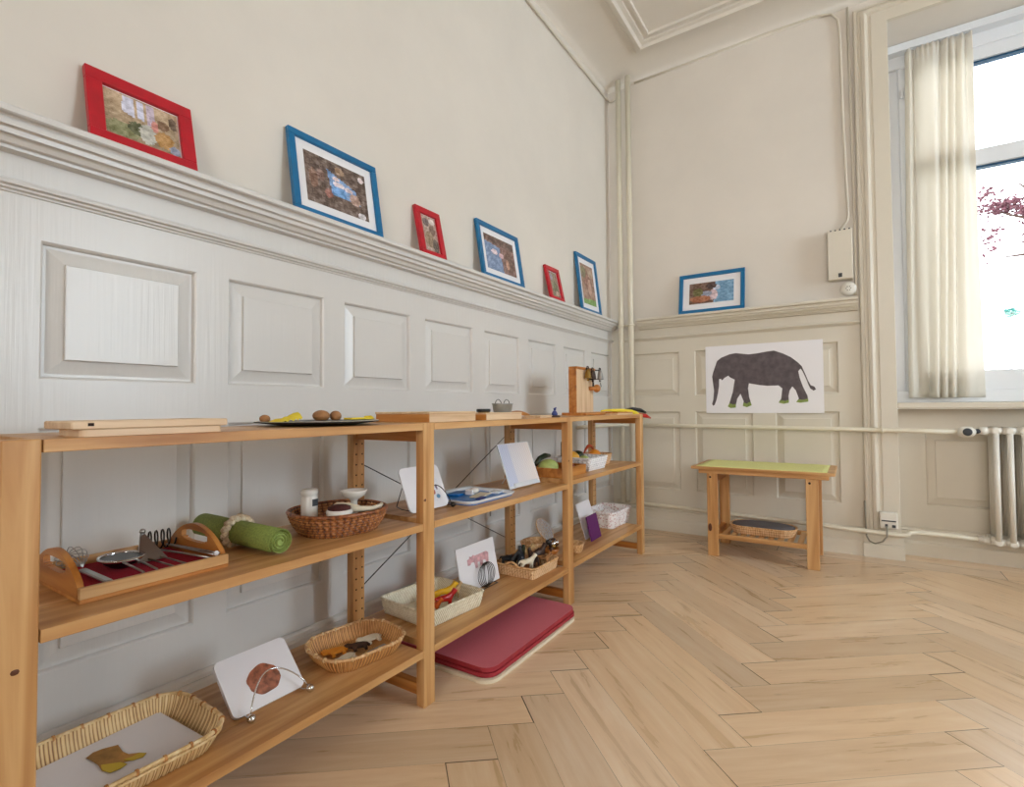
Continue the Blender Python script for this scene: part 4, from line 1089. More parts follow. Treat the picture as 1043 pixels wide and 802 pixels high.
# ---- glossy walnut card on chrome stand
cd = thing('walnut_card', 'glossy white card with a picture of a walnut leaning on the chrome stand', 'card', (.30, -2.775, Z3))
T, w_, h_ = card(cd, (.315, -2.862, Z3+.004), (.315, -2.690, Z3+.004), (.222, -2.862, Z3+.098), .009, .014, M['whitegl'])
g = G(); n = 40; ell = [(w_*.52+.038*math.cos(2*PI*k/n)*(1+.04*math.sin(5*k)), h_*.42+.034*math.sin(2*PI*k/n)*(1+.05*math.cos(7*k))) for k in range(n)]
g.prism(ell, .0008, T); g.build('walnut_print', plain('walnut_print', (146, 88, 66), .3, var=.3, bscale=70, coat=.5), cd)
es = thing('plate_stand', 'chrome wire stand with ball feet under the walnut card', 'stand', (.33, -2.775, Z3))
Te = frameM((.335, -2.772, Z3), (0, 1, 0), (1, 0, 0))
Te = Matrix(((0, 1, 0, .333), (1, 0, 0, -2.772), (0, 0, 1, Z3), (0, 0, 0, 1)))
g = G(); g.tube([Te @ Vector((-.072+.144*k/16, .010-.045*math.sin(PI*k/16), .010+.060*math.sin(PI*k/16)**.7)) for k in range(17)], .0017, 8)
for s in (-1, 1): g.tube([Te @ Vector(p) for p in ((s*.072, .010, .010), (s*.068, -.005, .003), (s*.06, -.10, .003), (s*.03, -.17, .003))], .0015, 6)
g.tube([Te @ Vector(p) for p in ((-.03, -.17, .003), (-.02, -.135, .085), (.02, -.135, .085), (.03, -.17, .003))], .0015, 6)
g.build('wire', M['chrome'], es)
for s in (-1, 1):
    g = G(); g.ball(Te @ Vector((s*.072, .015, .0095)), .0092, 16); g.build('ball_foot', M['chrome'], es)

# ---- oval basket with animal puzzle pieces
co = (.285, -2.512, Z3)
bk = thing('bamboo_basket', 'oval shallow bamboo basket with puzzle animals, end of the near bottom shelf', 'basket', co)
g = basket(co, .098, .120, .072, .038, R(-8), .020, 72, 4, 'rib', .0016, .004, 432); g.build('body', M['bamb2w'], bk)
g = rim(co, .098, .120, .072, .039, .0042, R(-8), 20, off=.001); g.build('rim', [M['rattan'], M['bamboo']], bk)
def flat_animal(c, s, rot, mat, label, name='puzzle_animal'):
    out = [(-.9, .1), (-1.0, .45), (-.7, .65), (-.4, .5), (.0, .55), (.5, .5), (.8, .35), (1.0, .0), (.85, -.05), (.75, .15), (.7, -.5), (.5, -.5), (.45, -.1), (-.1, -.1), (-.15, -.5), (-.35, -.5), (-.4, .0), (-.6, .1)]
    T = Matrix.Translation(c) @ Matrix.Rotation(rot, 4, 'Z') @ Matrix.Rotation(R(8), 4, 'X')
    g = G(); g.prism([(x*s, y*s) for x, y in out], .006, T); tag(g.build(name, M[mat]), label, 'toy animal')
flat_animal((.258, -2.560, Z3+.012), .034, R(70), 'orange', 'orange flat animal piece at the left of the oval basket')
flat_animal((.313, -2.567, Z3+.012), .032, R(100), 'cream', 'cream flat animal piece at the front left of the oval basket')
flat_animal((.285, -2.507, Z3+.013), .034, R(60), 'darkst', 'dark brown flat animal piece in the middle of the oval basket')
flat_animal((.278, -2.457, Z3+.013), .036, R(80), 'cream', 'cream flat animal piece at the far end of the oval basket')
g = G(); g.box((.325, -2.58, Z3+.010), (.337, -2.45, Z3+.014), .001); tag(g.build('flat_stick', M['steel']), 'thin grey stick along the front inside the oval basket', 'stick')

# ---- middle shelf, second bay
Z2b = ZM[1]
cd = thing('picture_card', 'white rounded card with a small picture behind the post, wire stand in front', 'card', (.30, -2.27, Z2b))
T, w_, h_ = card(cd, (.318, -2.335, Z2b+.004), (.318, -2.158, Z2b+.004), (.262, -2.335, Z2b+.135), .005, .018, M['whitegl'])
g = G(); T2 = T @ Matrix.Translation((.078, .02, .0002))
g.picture(T2, .075, .075, 26, 26, shapes((232, 232, 238), [('e', (.25, .75, .18, .14), (170, 140, 160)), ('e', (.3, .3, .2, .16), (176, 104, 100)), ('e', (.35, .55, .14, .12), (200, 150, 150)), ('e', (.8, .2, .12, .1), (96, 150, 190)), ('e', (.66, .78, .10, .10), (150, 84, 100)), ('e', (.62, .42, .08, .10), (190, 110, 104)), ('e', (.84, .62, .06, .12), (120, 100, 130))], 71, 10), z=.0006); g.build('picture_print', M['print'], cd, recalc=False)
es = thing('plate_stand', 'dark wire stand holding the rounded white card', 'stand', (.33, -2.24, Z2b))
easel(es, Matrix(((0, 1, 0, .326), (1, 0, 0, -2.235), (0, 0, 1, Z2b), (0, 0, 0, 1))), .135, .070, .13, .0015, 'wire')
bt_ = thing('blue_tray', 'blue tray holding small white and blue pieces on the middle shelf', 'tray', (.30, -1.97, Z2b))
bx0, bx1, by0, by1 = .165, .385, -2.130, -1.865
T = Matrix.Translation((0, 0, Z2b))
g = G(); g.prism(rrect(bx1-bx0, by1-by0, .03, x0=bx0, y0=by0), .004, T, mi=0); g.build('bottom', M['bluepl'], bt_)
g = G(); pth = rrpath((bx1-bx0)/2, (by1-by0)/2, .03, 80); cxx, cyy = (bx0+bx1)/2, (by0+by1)/2
g.grid([[(cxx+x+nx*o_, cyy+y+ny*o_, Z2b+z) for (x, y), (nx, ny) in pth] for o_, z in ((-.006, .004), (.0, .010), (.008, .015), (.010, .013), (.002, .004), (-.004, 0))], 0, True, True); g.build('rim', M['acryl'], bt_)
for n_, (x_, y_, sx_, sy_, hh, mt, lb) in enumerate([(.20, -2.04, .05, .09, .006, 'bluepl', 'flat blue piece at the left of the blue tray'), (.245, -1.985, .03, .045, .018, 'white', 'small white box standing in the blue tray'), (.30, -2.03, .045, .10, .006, 'cream', 'pale flat strip in the middle of the blue tray'), (.305, -1.92, .04, .05, .008, 'acryl', 'pale grey flat piece at the right of the blue tray'), (.345, -2.055, .02, .05, .007, 'navy', 'dark blue flat piece at the front of the blue tray')]):
    g = G(); g.box((x_, y_, Z2b+.0045), (x_+sx_, y_+sy_, Z2b+.0045+hh), .002, T=Matrix.Translation((x_, y_, 0)) @ Matrix.Rotation(R(14), 4, 'Z') @ Matrix.Translation((-x_, -y_, 0))); tag(g.build('tray_piece', M[mt]), lb, 'toy piece')
g = G(); g.ball((.265, -1.955, Z2b+.018), (.016, .020, .012), 16); tag(g.build('white_pebble', M['porcelain']), 'rounded white piece among the pieces of the blue tray', 'toy piece')

cd = thing('text_card', 'tilted shiny foil like card in a clear holder beside the middle post', 'card', (.3, -1.70, Z2b))
T, w_, h_ = card(cd, (.318, -1.795, Z2b+.004), (.318, -1.565, Z2b+.004), (.255, -1.800, Z2b+.175), .004, .002, M['acryl'])
def foil(u, v):
    c = mix((196, 202, 222), (236, 222, 214), u)
    if (int(u*26)+int(v*30)) % 2: c = mix(c, (255, 255, 255), .5)
    if u < .28: c = mix(c, (170, 184, 224), .35)
    return c
g = G(); g.picture(T @ Matrix.Translation((.004, .01, .0004)), w_-.008, h_-.012, 52, 44, foil); g.build('print_face', M['printm'], cd, recalc=False)
g = G(); g.box((.03, 0, 0), (w_-.03, .018, .010), .001, T=T); g.tube([T @ Vector((w_*.5, h_*.6, -.005)), (.20, -1.68, Z2b+.003)], .002); g.build('holder', M['acryl'], cd)

# ---- bottom shelf, second bay
Z3b = ZB[1]
cc_ = (.256, -2.170, Z3b)
bk = thing('rope_basket', 'cream rectangular rope basket with plastic animals on the bottom shelf', 'basket', cc_)
g = basket(cc_, .115, .128, .014, .052, R(-5), .014, 64, 5, 'rope', .0022, .006, 512); g.build('body', M['ropew'], bk)
g = rim(cc_, .115, .128, .014, .052, .0045, R(-5), 0); g.build('rim', M['cream_rope'], bk)
def quad(name, c, L_, H_, mat, label, rot=0, cat='toy animal', neck=.35, group=None, lying=False):
    """small four legged toy animal, one skinned body"""
    T = Matrix.Translation(c) @ Matrix.Rotation(rot, 4, 'Z')
    if lying: T = T @ Matrix.Rotation(PI/2*.85, 4, 'X')
    P = [(0, 0, H_*.62), (L_*.25, 0, H_*.64), (L_*.42, 0, H_*.80), (L_*.50, 0, H_*.98), (L_*.66, 0, H_*.90), (-L_*.28, 0, H_*.64), (-L_*.45, 0, H_*.66), (-L_*.56, 0, H_*.45)]
    E_ = [(0, 1), (1, 2), (2, 3), (3, 4), (0, 5), (5, 6), (6, 7)]
    r_ = [H_*.19, H_*.19, H_*.13, H_*.12, H_*.07, H_*.19, H_*.07, H_*.04]
    for fx in (1, 5):
        bx_ = P[fx][0]
        for s in (-1, 1):
            i = len(P); d = -1 if fx == 5 else 1
            P += [(bx_+.02*L_*d, s*H_*.13, H_*.45), (bx_+.03*L_*d*(1 if fx == 1 else 1.8), s*H_*.14, H_*.24), (bx_, s*H_*.14, H_*.03)]
            E_ += [(fx, i), (i, i+1), (i+1, i+2)]; r_ += [H_*.10, H_*.06, H_*.055]
    for s in (-1, 1):
        i = len(P); P += [(L_*.47, s*H_*.09, H_*1.12)]; E_ += [(3, i)]; r_ += [H_*.03]
    root = thing(name, label, cat, c, group)
    skin('body', [T @ Vector(p) for p in P], E_, r_, mat if not isinstance(mat, str) else M[mat], root)
    return root
quad('toy_horse', (.300, -2.165, Z3b+.012), .07, .055, 'redpl', 'red plastic toy animal in the cream basket', R(60))
quad('toy_horse', (.262, -2.125, Z3b+.012), .085, .058, 'yellowpl', 'yellow plastic toy animal in the cream basket', R(65))
quad('toy_horse', (.270, -2.082, Z3b+.012), .055, .050, 'tan', 'tan plastic toy animal at the far end of the cream basket', R(75))
quad('toy_horse', (.285, -2.262, Z3b+.010), .06, .042, 'black', 'black plastic toy animal at the near end of the cream basket', R(95))
quad('toy_horse', (.295, -2.212, Z3b+.010), .05, .046, plain('orange_plastic', (214, 96, 24), .35), 'orange plastic toy animal beside the black one in the cream basket', R(30))

cd = thing('cow_card', 'white card with a picture of a pink cow on the wire stand', 'card', (.27, -1.90, Z3b))
T, w_, h_ = card(cd, (.268, -2.030, Z3b+.004), (.268, -1.800, Z3b+.004), (.235, -2.040, Z3b+.160), .004, .003, M['white'])
cow = [(.0, .30), (.0, .62), (.10, .66), (.12, .78), (.2, .72), (.30, .80), (.34, .72), (.9, .74), (1.0, .62), (.96, .2), (.94, 0), (.84, 0), (.82, .28), (.70, .30), (.66, 0), (.56, 0), (.54, .30), (.44, .30), (.42, 0), (.32, 0), (.30, .36), (.18, .40), (.1, .28)]
g = G(); g.prism([(.055+.13*x_, .072+.062*y_) for x_, y_ in cow], .0006, T); g.build('cow_print', plain('cow_print', (206, 160, 166), .6, var=.14, bscale=60), cd)
es = thing('plate_stand', 'looped dark wire stand in front of the cow card', 'stand', (.28, -1.89, Z3b))
Tq = Matrix(((0, 1, 0, .285), (1, 0, 0, -1.895), (0, 0, 1, Z3b), (0, 0, 0, 1)))
g = G()
for k in range(5):
    ww = .052-.010*k
    g.tube([Tq @ Vector((ww*math.cos(2*PI*j/28), -.004*math.sin(2*PI*j/28)-.010, .046+(.044-.002*k)*math.sin(2*PI*j/28))) for j in range(28)], .0013, 6, closed=True)
for s in (-1, 1): g.tube([Tq @ Vector(p) for p in ((s*.055, .002, .003), (s*.055, -.03, .003), (s*.03, -.09, .003))], .0015, 6)
g.tube([Tq @ Vector((-.055, .002, .003)), Tq @ Vector((.055, .002, .003))], .0015, 6)
g.build('wire', M['wire'], es)

ca = (.298, -1.648, Z3b)
bk = thing('rattan_basket', 'low rectangular rattan basket full of dark toy animals', 'basket', ca)
g = basket(ca, .096, .104, .022, .042, R(0), .008, 60, 7, 'weave', .0022, .006, 300); g.build('body', M['rattw'], bk)
g = rim(ca, .096, .104, .022, .042, .0045, R(0), 0)
g.tube([(ca[0]-.03+.06*k/8, ca[1]-.112, Z3b+.046+.014*math.sin(PI*k/8)) for k in range(9)], .004, 8); g.build('rim', M['rattan'], bk)
an = [(.225, -1.700, 'black', .075, .06, 20, 'black toy animal at the left back of the rattan basket'), (.305, -1.690, 'cream', .07, .055, 60, 'cream toy animal with dark nose at the front left of the rattan basket'), (.240, -1.640, 'eggplant', .08, .062, 100, 'dark green toy animal in the middle back of the rattan basket'),
      (.300, -1.630, 'darkst', .075, .058, 150, 'dark brown toy animal in the front middle of the rattan basket'), (.225, -1.580, 'tan', .07, .060, 40, 'tan toy animal at the right back of the rattan basket'), (.290, -1.575, 'darkst', .075, .066, 75, 'dark brown toy horse at the front right of the rattan basket'), (.260, -1.665, 'darkgrey', .07, .066, 130, 'grey toy animal standing between the others in the rattan basket'), (.330, -1.600, 'brownst', .055, .05, 10, 'small light brown toy animal by the front rim of the rattan basket')]
for x_, y_, mt, L_, H_, ro, lb in an: quad('toy_animal', (x_+.028, y_-.012, Z3b+.022), L_, H_, mt, lb, R(ro))

# wooden bowl with mirror and glittering beads across the middle post
cw = (.190, -1.405, ZB[2])
bw = thing('wooden_bowl', 'round tan bowl behind the middle post with the hand mirror in it', 'bowl', cw)
g = G(); g.lathe([(.004, 0), (.050, 0), (.066, .010), (.078, .038), (.081, .046), (.076, .046), (.070, .036), (.058, .014), (.004, .008)], cw, 44, sx=.72, sy=1.0); g.build('bowl', M['rattan'], bw)
mr = thing('hand_mirror', 'oval mirror leaning out of the bowl and basket beside the middle post', 'mirror', (.20, -1.52, Z3b+.05))
Tm = frameM(un(554.5, 540, 0, .24), cR2*.66-cU2*.75, (cR2*.75+cU2*.66)*.42+cF*.9)
g = G(); n = 36
g.prism([(.053*math.cos(2*PI*k/n), .053*math.sin(2*PI*k/n)) for k in range(n)], .004, Tm); g.prism([(.056*math.cos(2*PI*k/n), .056*math.sin(2*PI*k/n)) for k in range(n)], .003, Tm @ Matrix.Translation((0, 0, .001)), mi=1); g.build('disc', [plain('mirror_face', (226, 234, 242), .15), M['rattan']], mr)
for n_ in range(12):
    a_ = n_*2.4; rr_ = .012+.0035*n_; c_ = (.285+.50*rr_*math.cos(a_), -1.412+rr_*math.sin(a_)*.6, Z3b+.044+.006*(n_ % 5)+.01*math.cos(n_))
    g = G(); g.ball(c_, .012 if n_ % 3 else .016, 12)
    tag(g.build('metal_bead', M[['chrome', 'brass', 'darkst', 'wire'][n_ % 4]]), 'shiny bead or bell in the heap by the middle post', 'bead', 'shiny beads heaped by the middle post on the bottom shelf')
bk = thing('bead_bowl', 'small dark bowl under the shiny beads by the middle post', 'bowl', (.285, -1.50, Z3b))
g = G(); g.lathe([(.004, 0), (.022, 0), (.036, .012), (.042, .028), (.040, .028), (.032, .014), (.004, .006)], (.285, -1.415, ZB[2]), 28, sx=.85, sy=.85); g.build('bowl', M['amberx'], bk)

# ---- third bay, middle shelf
Z2c = ZM[2]
def wtray(name, label, x0, x1, y0, y1, z, h, t=.007, mat='ambery'):
    r_ = thing(name, label, 'tray', ((x0+x1)/2, (y0+y1)/2, z)); g = G(); g.box((x0, y0, z), (x1, y1, z+.006), .001); g.build('bottom', M[mat], r_)
    for nm, a, b in (('side', (x0, y0, z+.006), (x1, y0+t, z+h)), ('side', (x0, y1-t, z+.006), (x1, y1, z+h)), ('side', (x0, y0+t, z+.006), (x0+t, y1-t, z+h)), ('side', (x1-t, y0+t, z+.006), (x1, y1-t, z+h))):
        g = G(); g.box(a, b, .001); g.build(nm, M[mat], r_)
    return r_
wtray('vegetable_tray', 'brown wooden tray of vegetables behind the middle post', .18, .375, -1.475, -1.235, Z2c, .042)
zv = Z2c+.007
g = G(); g.ball((.27, -1.41, zv+.034), (.045, .050, .034), 20); tag(g.build('cabbage', M['cabbage']), 'round pale green toy vegetable in the brown tray', 'vegetable')
ag = thing('eggplant', 'long dark toy eggplant lying over the pale green vegetable', 'vegetable', (.24, -1.44, zv))
g = G(); g.tube([(.235, -1.465, zv+.046), (.235, -1.43, zv+.070), (.24, -1.39, zv+.080), (.245, -1.355, zv+.078)], [.010, .012, .013, .008], 12); g.build('body', M['eggplant'], ag)
g = G(); g.ball((.33, -1.32, zv+.022), (.026, .034, .022), 16); tag(g.build('toy_beetroot', plain('beet_red', (130, 24, 40), .4)), 'dark red toy vegetable at the front of the brown tray', 'vegetable')
g = G(); g.ball((.22, -1.31, zv+.024), (.030, .040, .024), 16); tag(g.build('toy_leek', M['eggplant']), 'dark green toy vegetable at the back of the brown tray', 'vegetable')
cwk = (.285, -1.10, Z2c)
bk = thing('white_basket', 'square white woven basket of fruit on the far middle shelf', 'basket', cwk)
g = basket(cwk, .098, .105, .012, .062, 0, .018, 34, 6, 'weave', .0035, .006, 260); g.build('body', M['whitew'], bk)
g = rim(cwk, .098, .105, .012, .062, .004, 0, 0); g.build('rim', M['whitewick'], bk)
zf = Z2c+.010
fr_ = thing('toy_squash', 'yellow orange toy squash with a tall dark stem in the white basket', 'vegetable', (.27, -1.15, zf))
g = G(); g.ball((.255, -1.145, zf+.040), (.040, .046, .040), 18); g.build('body', M['squash'], fr_)
g = G(); g.tube([(.235, -1.215, zf+.06), (.235, -1.215, zf+.120), (.237, -1.212, zf+.128)], [.004, .004, .007], 8); g.build('stem', M['eggplant'], fr_)
g = G(); g.ball((.25, -1.065, zf+.052), (.030, .040, .026), 18); tag(g.build('toy_avocado', M['eggplant']), 'dark green toy fruit in the white basket', 'fruit')
g = G(); g.ball((.30, -1.10, zf+.030), (.030, .030, .028), 18); tag(g.build('toy_apple', M['cabbage']), 'pale green toy fruit low in the white basket', 'fruit')
ct3 = (.25, -.865, Z2c)
bk = thing('tan_basket', 'small tan basket of orange fruit at the end of the far middle shelf', 'basket', ct3)
g = basket(ct3, .075, .085, .035, .055, 0, .014, 36, 6, 'weave', .0018, .005, 200); g.build('body', M['rattw'], bk)
g = rim(ct3, .075, .085, .035, .055, .004, 0, 0); g.build('rim', M['rattan'], bk)
g = G(); g.ball((.265, -.895, Z2c+.050), (.034, .034, .032), 18); tag(g.build('toy_orange', M['orange']), 'orange toy fruit at the front of the tan basket', 'fruit')
g = G(); g.ball((.24, -.83, Z2c+.046), (.030, .034, .030), 18); tag(g.build('toy_apricot', M['squash']), 'yellow orange toy fruit at the back of the tan basket', 'fruit')
g = G(); g.tube([(.22, -.94+.15*k/12, Z2c+.056+.042*math.sin(PI*k/12)) for k in range(13)], [.003+.006*math.sin(PI*k/12) for k in range(13)], 10); tag(g.build('toy_banana', plain('rust_skin', (176, 70, 30), .4)), 'curved rust red toy fruit arching over the tan basket', 'fruit')

# ---- third bay, bottom shelf
Z3c = ZB[2]
cd = thing('white_card', 'plain white card leaning behind the purple one', 'card', (.29, -1.06, Z3c))
T, w_, h_ = card(cd, (.312, -1.110, Z3c+.002), (.300, -.930, Z3c+.002), (.262, -1.178, Z3c+.170), .004, .003, M['white'])
cd = thing('purple_card', 'small purple card leaning in front of the white card', 'card', (.34, -1.07, Z3c))
T, w_, h_ = card(cd, (.352, -1.128, Z3c+.002), (.345, -1.000, Z3c+.002), (.325, -1.135, Z3c+.118), .006, .002, M['purple'])
cr = (.262, -1.335, Z3c)
bk = thing('round_basket', 'small round tan basket right behind the middle post', 'basket', (.32, -1.36, Z3c))
g = G(); g.lathe([(.004, 0), (.040, 0), (.048, .008), (.058, .040), (.061, .044), (.056, .044), (.045, .012), (.004, .006)], (.355, -1.335, Z3c), 36, sx=.82, sy=.85); g.build('bowl', M['rattan'], bk)
cfl = (.235, -.745, Z3c)
bk = thing('fabric_basket', 'rectangular basket lined with pink and white floral fabric', 'basket', cfl)
cfl = (.262, -.715, Z3c)
bk.location = cfl
g = basket(cfl, .088, .130, .03, .084, 0, .012, 16, 3, 'rib', .003, .010, 240); g.build('body', M['floral'], bk)
g = rim(cfl, .088, .130, .03, .084, .009, 0, 0); g.build('rim', M['floral'], bk)
g = G(); g.ball((.26, -.72, Z3c+.048), (.05, .07, .034), 16); tag(g.build('cloth_bundle', M['floral']), 'bundle of floral cloth inside the fabric basket', 'cloth')

# ================================================================== FLOOR THINGS
ma = thing('felt_pad', 'wine red thick pad on the floor under the second bay', 'pad', (.27, -1.9, .012))
mats_T = Matrix.Translation((0, 0, .010))
g = G(); Tm_ = Matrix.Translation((.515, -2.205, 0)) @ Matrix.Rotation(R(0.5), 4, 'Z')
g.prism(rrect(.43, .600, .045, x0=-.432, y0=0), .012, Tm_ @ Matrix.Translation((0, 0, .012))); g.build('lower_layer', M['matedge'], ma)
g = G(); g.prism(rrect(.422, .590, .042, x0=-.427, y0=.004), .014, Tm_ @ Matrix.Translation((0, 0, .026)), side=1)
g.build('pad', [M['matred'], M['matedge']], ma)
g = G(); g.prism(rrect(.45, .60, .05, x0=-.444, y0=-.012), .010, Tm_); tag(g.build('white_mat', M['cream']), 'thin off white mat lying under the wine red pad', 'mat')

bn = thing('small_bench', 'low pine bench with a slatted lower shelf below the elephant poster', 'bench', (1.01, -.29, 0))
BY0, BY1 = -.462, -.115
for x_ in (.743, 1.222):
    for y_ in (BY0, BY1-.03):
        g = G(); g.box((x_, y_, 0), (x_+.055, y_+.030, .452), .002)
        if y_ == BY0:
            g.ball((x_+.018, y_, .432), (.006, .0015, .006), 12, mi=1)
            if x_ < 1: g.ball((x_+.014, y_, .155), (.010, .0012, .022), 12, mi=2)
        g.build('leg', [M['pinez'], M['hole'], M['knot']], bn)
    g = G(); g.box((x_+.012, BY0+.030, .40), (x_+.040, BY1-.03, .452), .001); g.build('crossrail', M['ambery'], bn)
    g = G(); g.box((x_+.012, BY0+.030, .095), (x_+.040, BY1-.03, .125), .001); g.build('crossrail', M['ambery'], bn)
g = G(); g.box((.700, BY0-.004, .452), (1.325, BY1+.02, .474), .002); g.build('under_top', M['pinex'], bn)
g = G(); g.box((.662, BY0-.018, .474), (1.352, BY1+.045, .490), .003); g.build('top', M['pinex'], bn)
for y_ in (BY0+.002, BY1-.03):
    g = G(); g.box((.798, y_, .098), (1.222, y_+.022, .122), .0015); g.build('lower_rail', M['pinex'], bn)
for k in range(9):
    g = G(); xx = .808+.046*k; g.box((xx, BY0+.024, .108), (xx+.026, BY1-.032, .118), .001); g.build('slat', M['piney'], bn)
g = G(); rows = []
rows = [[(.690+.628*i/24, BY0-.012+(BY1+.040-BY0+.012)*j/12, .4915+.0008*math.sin(i*1.3+j)) for i in range(25)] for j in range(13)]
g.grid(rows); g.grid([[(p[0], p[1], .4903) for p in r_] for r_ in rows]); o = g.build('table_runner', M['lime']); tag(o, 'lime green woven runner covering the bench top', 'cloth')
o.modifiers.new('Solid', 'SOLIDIFY').thickness = .003
cg = (1.0, -.292, .1185)
bk = thing('oval_tray', 'shallow oval tray on the lower shelf of the bench', 'tray', cg)
g = basket(cg, .165, .095, .080, .042, 0, .016, 40, 3, 'rib', .001, .005, 200); g.build('body', M['rattw'], bk)
g = rim(cg, .165, .095, .080, .042, .005, 0, 0); g.build('rim', M['rattan'], bk)
pd = thing('grey_cushion', 'flat grey oval cushion lying on the oval tray under the bench', 'cushion', (1.0, -.292, .150))
g = G(); n = 48
rows = [[(1.0+(.158*f)*math.cos(2*PI*k/n), -.290+(.088*f)*math.sin(2*PI*k/n), z) for k in range(n)] for f, z in ((.02, .150), (.95, .150), (1.0, .158), (.98, .166), (.9, .170), (.5, .172), (.02, .172))]
g.grid(rows, 0, True, True); g.build('cushion', M['grey'], pd)

# ================================================================== CURTAIN
cu = thing('curtain', 'cream curtain gathered at the left side of the window', 'curtain', (1.86, .22, .86))
g = G(); rows = []; nx, nz = 150, 60
for j in range(nz+1):
    v = j/nz; z = .862+(2.862-.862)*v
    x0_, x1_ = 1.690+.035*v, 2.015+.005*v; row = []
    for i in range(nx+1):
        u = i/nx; ph = 2*PI*(5.2*u+.55*math.sin(2.6*u*PI+.5+1.1*(1-v)))
        top = max(0, (v-.93)/.07)
        A = (.034+.010*math.sin(7*u))*(1-.55*top)*(.75+.25*(1-v))
        y = .232+A*math.sin(ph)+.010*math.sin(3*v+9*u)*(1-v)+.006*top*math.sin(2*PI*14*u)
        row.append((x0_+(x1_-x0_)*u+.012*(1-v)*math.sin(5*u+2)+.004*math.cos(ph), y, z))
    rows.append(row)
g.grid(rows); o = g.build('fabric', M['curtain'], cu, recalc=False)
o.modifiers.new('Solid', 'SOLIDIFY').thickness = .0012
g = G()
for k in range(12):
    xx = 1.735+.025*k; g.tube([(xx, .235, 2.858), (xx, .232, 2.874)], .002, 6)
g.build('hook', M['win'], cu)
rl = thing('curtain_rail', 'thin white curtain rail under the top of the niche', 'rail', (2.5, .235, 2.87))
g = G(); g.box((NX0+.004, .226, 2.870), (NX1-.004, .244, 2.882), .002); g.build('rail', M['win'], rl)
g = G()
for xx in (NX0+.004, NX1-.014): g.box((xx, .220, 2.865), (xx+.010, .250, 2.890), .001)
g.build('end_bracket', M['win'], rl)

# ================================================================== OUTSIDE
g = G(); g.box((-20, .6, -4.2), (40, 60, -4.0), 0); struct(g.build('street', plain('pale_ground', (190, 196, 190), .9)))
tr_ = thing('copper_tree', 'dark pink leaved tree seen through the window', 'tree', (6.0, 9.0, -4.0))
tc_ = un(1040, 200, 1, 7.0)
tr_.location = (tc_.x+.3, 7.0, -4.0)
g = G(); bx_, bz_ = tc_.x+.3, tc_.z-.12
g.tube([(bx_, 7, -4), (bx_-.05, 7, 0), (bx_+.1, 7, bz_-.6), (bx_, 7, bz_)], [.16, .13, .08, .04], 10)
br = [((bx_, 7, bz_-.5), (bx_-.55, 6.9, bz_-.1)), ((bx_+.05, 7, bz_-.7), (bx_+.6, 7.2, bz_+.1)), ((bx_, 7, bz_-.2), (bx_-.3, 7.1, bz_+.35)), ((bx_, 7, bz_-.9), (bx_-.5, 7.0, bz_-.75))]
for a, b in br: g.tube([a, tuple((a[i]+b[i])/2+(.08 if i == 2 else 0) for i in range(3)), b], [.035, .022, .008], 6)
g.build('trunk', M['trunk'], tr_)
g = G(); rnd = random.Random(5)
cl = [((bx_-.50, 6.9, bz_-.02), .26, .10, 330), ((bx_-.15, 7, bz_-.10), .26, .14, 330), ((bx_+.25, 7, bz_+.22), .30, .34, 520), ((bx_-.72, 6.9, bz_+.16), .14, .18, 60), ((bx_-.66, 6.9, bz_-.42), .12, .36, 60), ((bx_-.12, 7, bz_-.40), .18, .26, 90), ((bx_+.5, 7.1, bz_-.1), .4, .5, 480)]
for (c_, rx, rz, nn) in cl:
    for _ in range(nn):
        p = Vector((c_[0]+rx*rnd.gauss(0, .45), c_[1]+.25*rnd.gauss(0, .6), c_[2]+rz*rnd.gauss(0, .45)))
        T = Matrix.Translation(p) @ Matrix.Rotation(rnd.uniform(0, 6.3), 4, 'Z') @ Matrix.Rotation(rnd.uniform(0, 6.3), 4, 'X') @ Matrix.Rotation(rnd.uniform(0, 6.3), 4, 'Y')
        s = rnd.uniform(.025, .05)
        g.poly([(-s, 0, 0), (-s*.3, s*.5, .004), (s, 0, 0), (-s*.3, -s*.5, .004)], 0, T)
g.build('foliage', M['leafred'], tr_)
p_ = un(1029, 319, 1, 8.0)
sb = thing('street_shrub', 'small teal green shrub far below through the window', 'shrub', (p_.x, 8, -4.0))
g = G(); g.tube([(p_.x, 8, -4.0), (p_.x-.02, 8, p_.z-.3), (p_.x-.12, 8, p_.z-.05)], [.03, .02, .008], 6); g.build('stem', M['house'], sb)
g = G()
for _ in range(110):
    p = Vector((p_.x+.10*rnd.gauss(0, .5), 8+.1*rnd.gauss(0, .5), p_.z+.07*rnd.gauss(0, .5))); s = rnd.uniform(.025, .045)
    T = Matrix.Translation(p) @ Matrix.Rotation(rnd.uniform(0, 6.3), 4, 'Z') @ Matrix.Rotation(rnd.uniform(0, 6.3), 4, 'X')
    g.poly([(-s, 0, 0), (0, s*.5, .004), (s, 0, 0), (0, -s*.5, .004)], 0, T)
g.build('foliage', M['leafgreen'], sb)

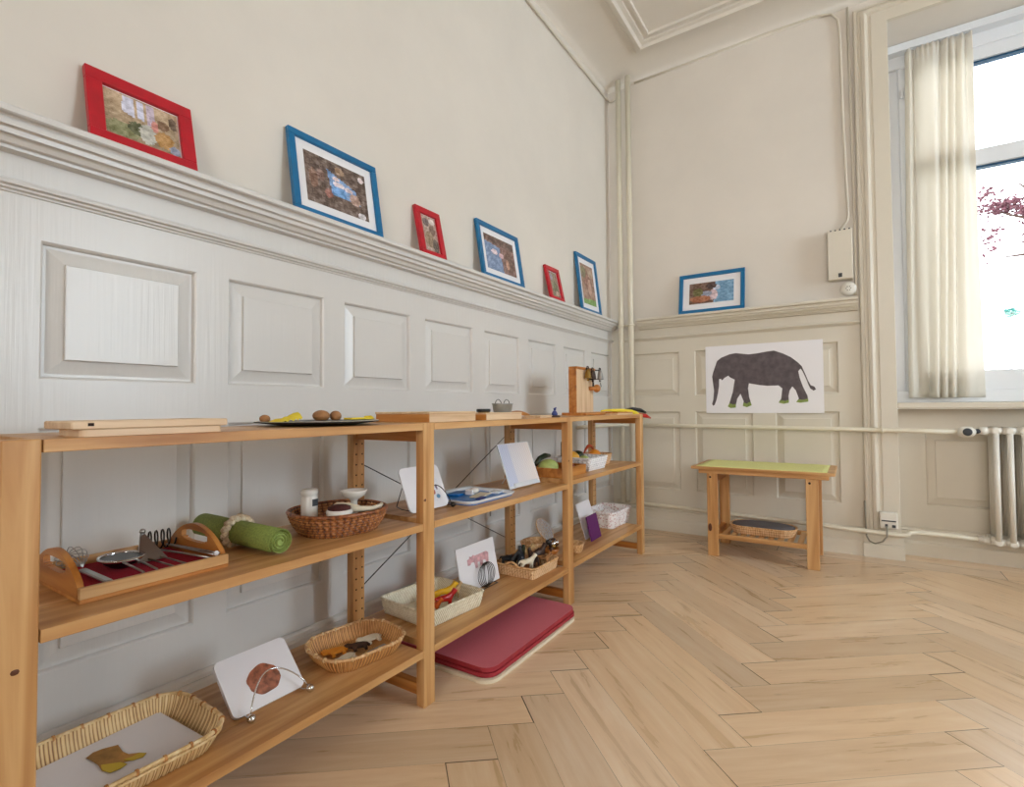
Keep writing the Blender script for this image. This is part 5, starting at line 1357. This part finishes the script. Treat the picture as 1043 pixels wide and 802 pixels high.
# groups of repeated things
GR = {'framed_picture': 'framed pictures standing on the wall ledge', 'heating_riser': 'vertical heating pipes in the corner', 'heating_pipe': 'horizontal heating pipes', 'nut': 'brown nuts on the plate',
      'wooden_board': 'pale wooden boards on the top shelf', 'puzzle_animal': 'flat animal pieces in the oval basket', 'tray_piece': 'pieces in the blue tray', 'toy_horse': 'plastic animals in the cream basket',
      'toy_animal': 'toy animals in the rattan basket', 'cable_conduit': 'painted cables on the walls', 'wooden_box': 'wooden boxes on the top shelf'}
for o in list(bpy.data.objects):
    b_ = o.name.split('.')[0]
    if o.parent is None and b_ in GR and 'label' in o: o['group'] = GR[b_]

# ================================================================== LIGHT
wd = bpy.data.worlds.new('World'); bpy.context.scene.world = wd; wd.use_nodes = True
bg = wd.node_tree.nodes['Background']; bg.inputs[0].default_value = (.90, .95, 1.0, 1); bg.inputs[1].default_value = 4.95
def area(name, loc, rot, sx, sy, power, color, portal=False):
    l = bpy.data.lights.new(name, 'AREA'); l.shape = 'RECTANGLE'; l.size = sx; l.size_y = sy; l.energy = power; l.color = color
    o = bpy.data.objects.new(name, l); col.objects.link(o); o.location = loc; o.rotation_euler = rot
    if portal: l.cycles.is_portal = True
    return o
area('window_portal', ((NX0+NX1)/2, .5, 1.85), (R(-90), 0, 0), NX1-NX0, 2.1, 1, (1, 1, 1), True)
for k, (a, b) in enumerate(RW):
    area('daylight', (XR+.35, (a+b)/2, 1.85), (0, R(90), 0), 2.0, b-a, 125, (.72, .88, 1.0))
area('front_fill_light', ((FW[0]+FW[1])/2, YF-.35, 1.85), (R(90), 0, 0), FW[1]-FW[0], 2.0, 60, (1, .82, .62))  # warm fill added behind the camera to lift the back wall
# ================================================================== CAMERA
cam = bpy.data.cameras.new('Camera'); co_ = bpy.data.objects.new('Camera', cam); col.objects.link(co_)
cam.sensor_fit = 'HORIZONTAL'; cam.sensor_width = 36; cam.lens = 36*_f/1043; cam.clip_start = .02; cam.clip_end = 200
mm = Matrix.Identity(4)
for i in range(3): mm[i][0] = cR2[i]; mm[i][1] = cU2[i]; mm[i][2] = -cF[i]; mm[i][3] = CAM[i]
co_.matrix_world = mm
sc = bpy.context.scene; sc.camera = co_
sc.view_settings.view_transform = 'Standard'; sc.view_settings.look = 'None'; sc.view_settings.exposure = 0.0; sc.view_settings.gamma = 1; sc.view_settings.use_curve_mapping = False
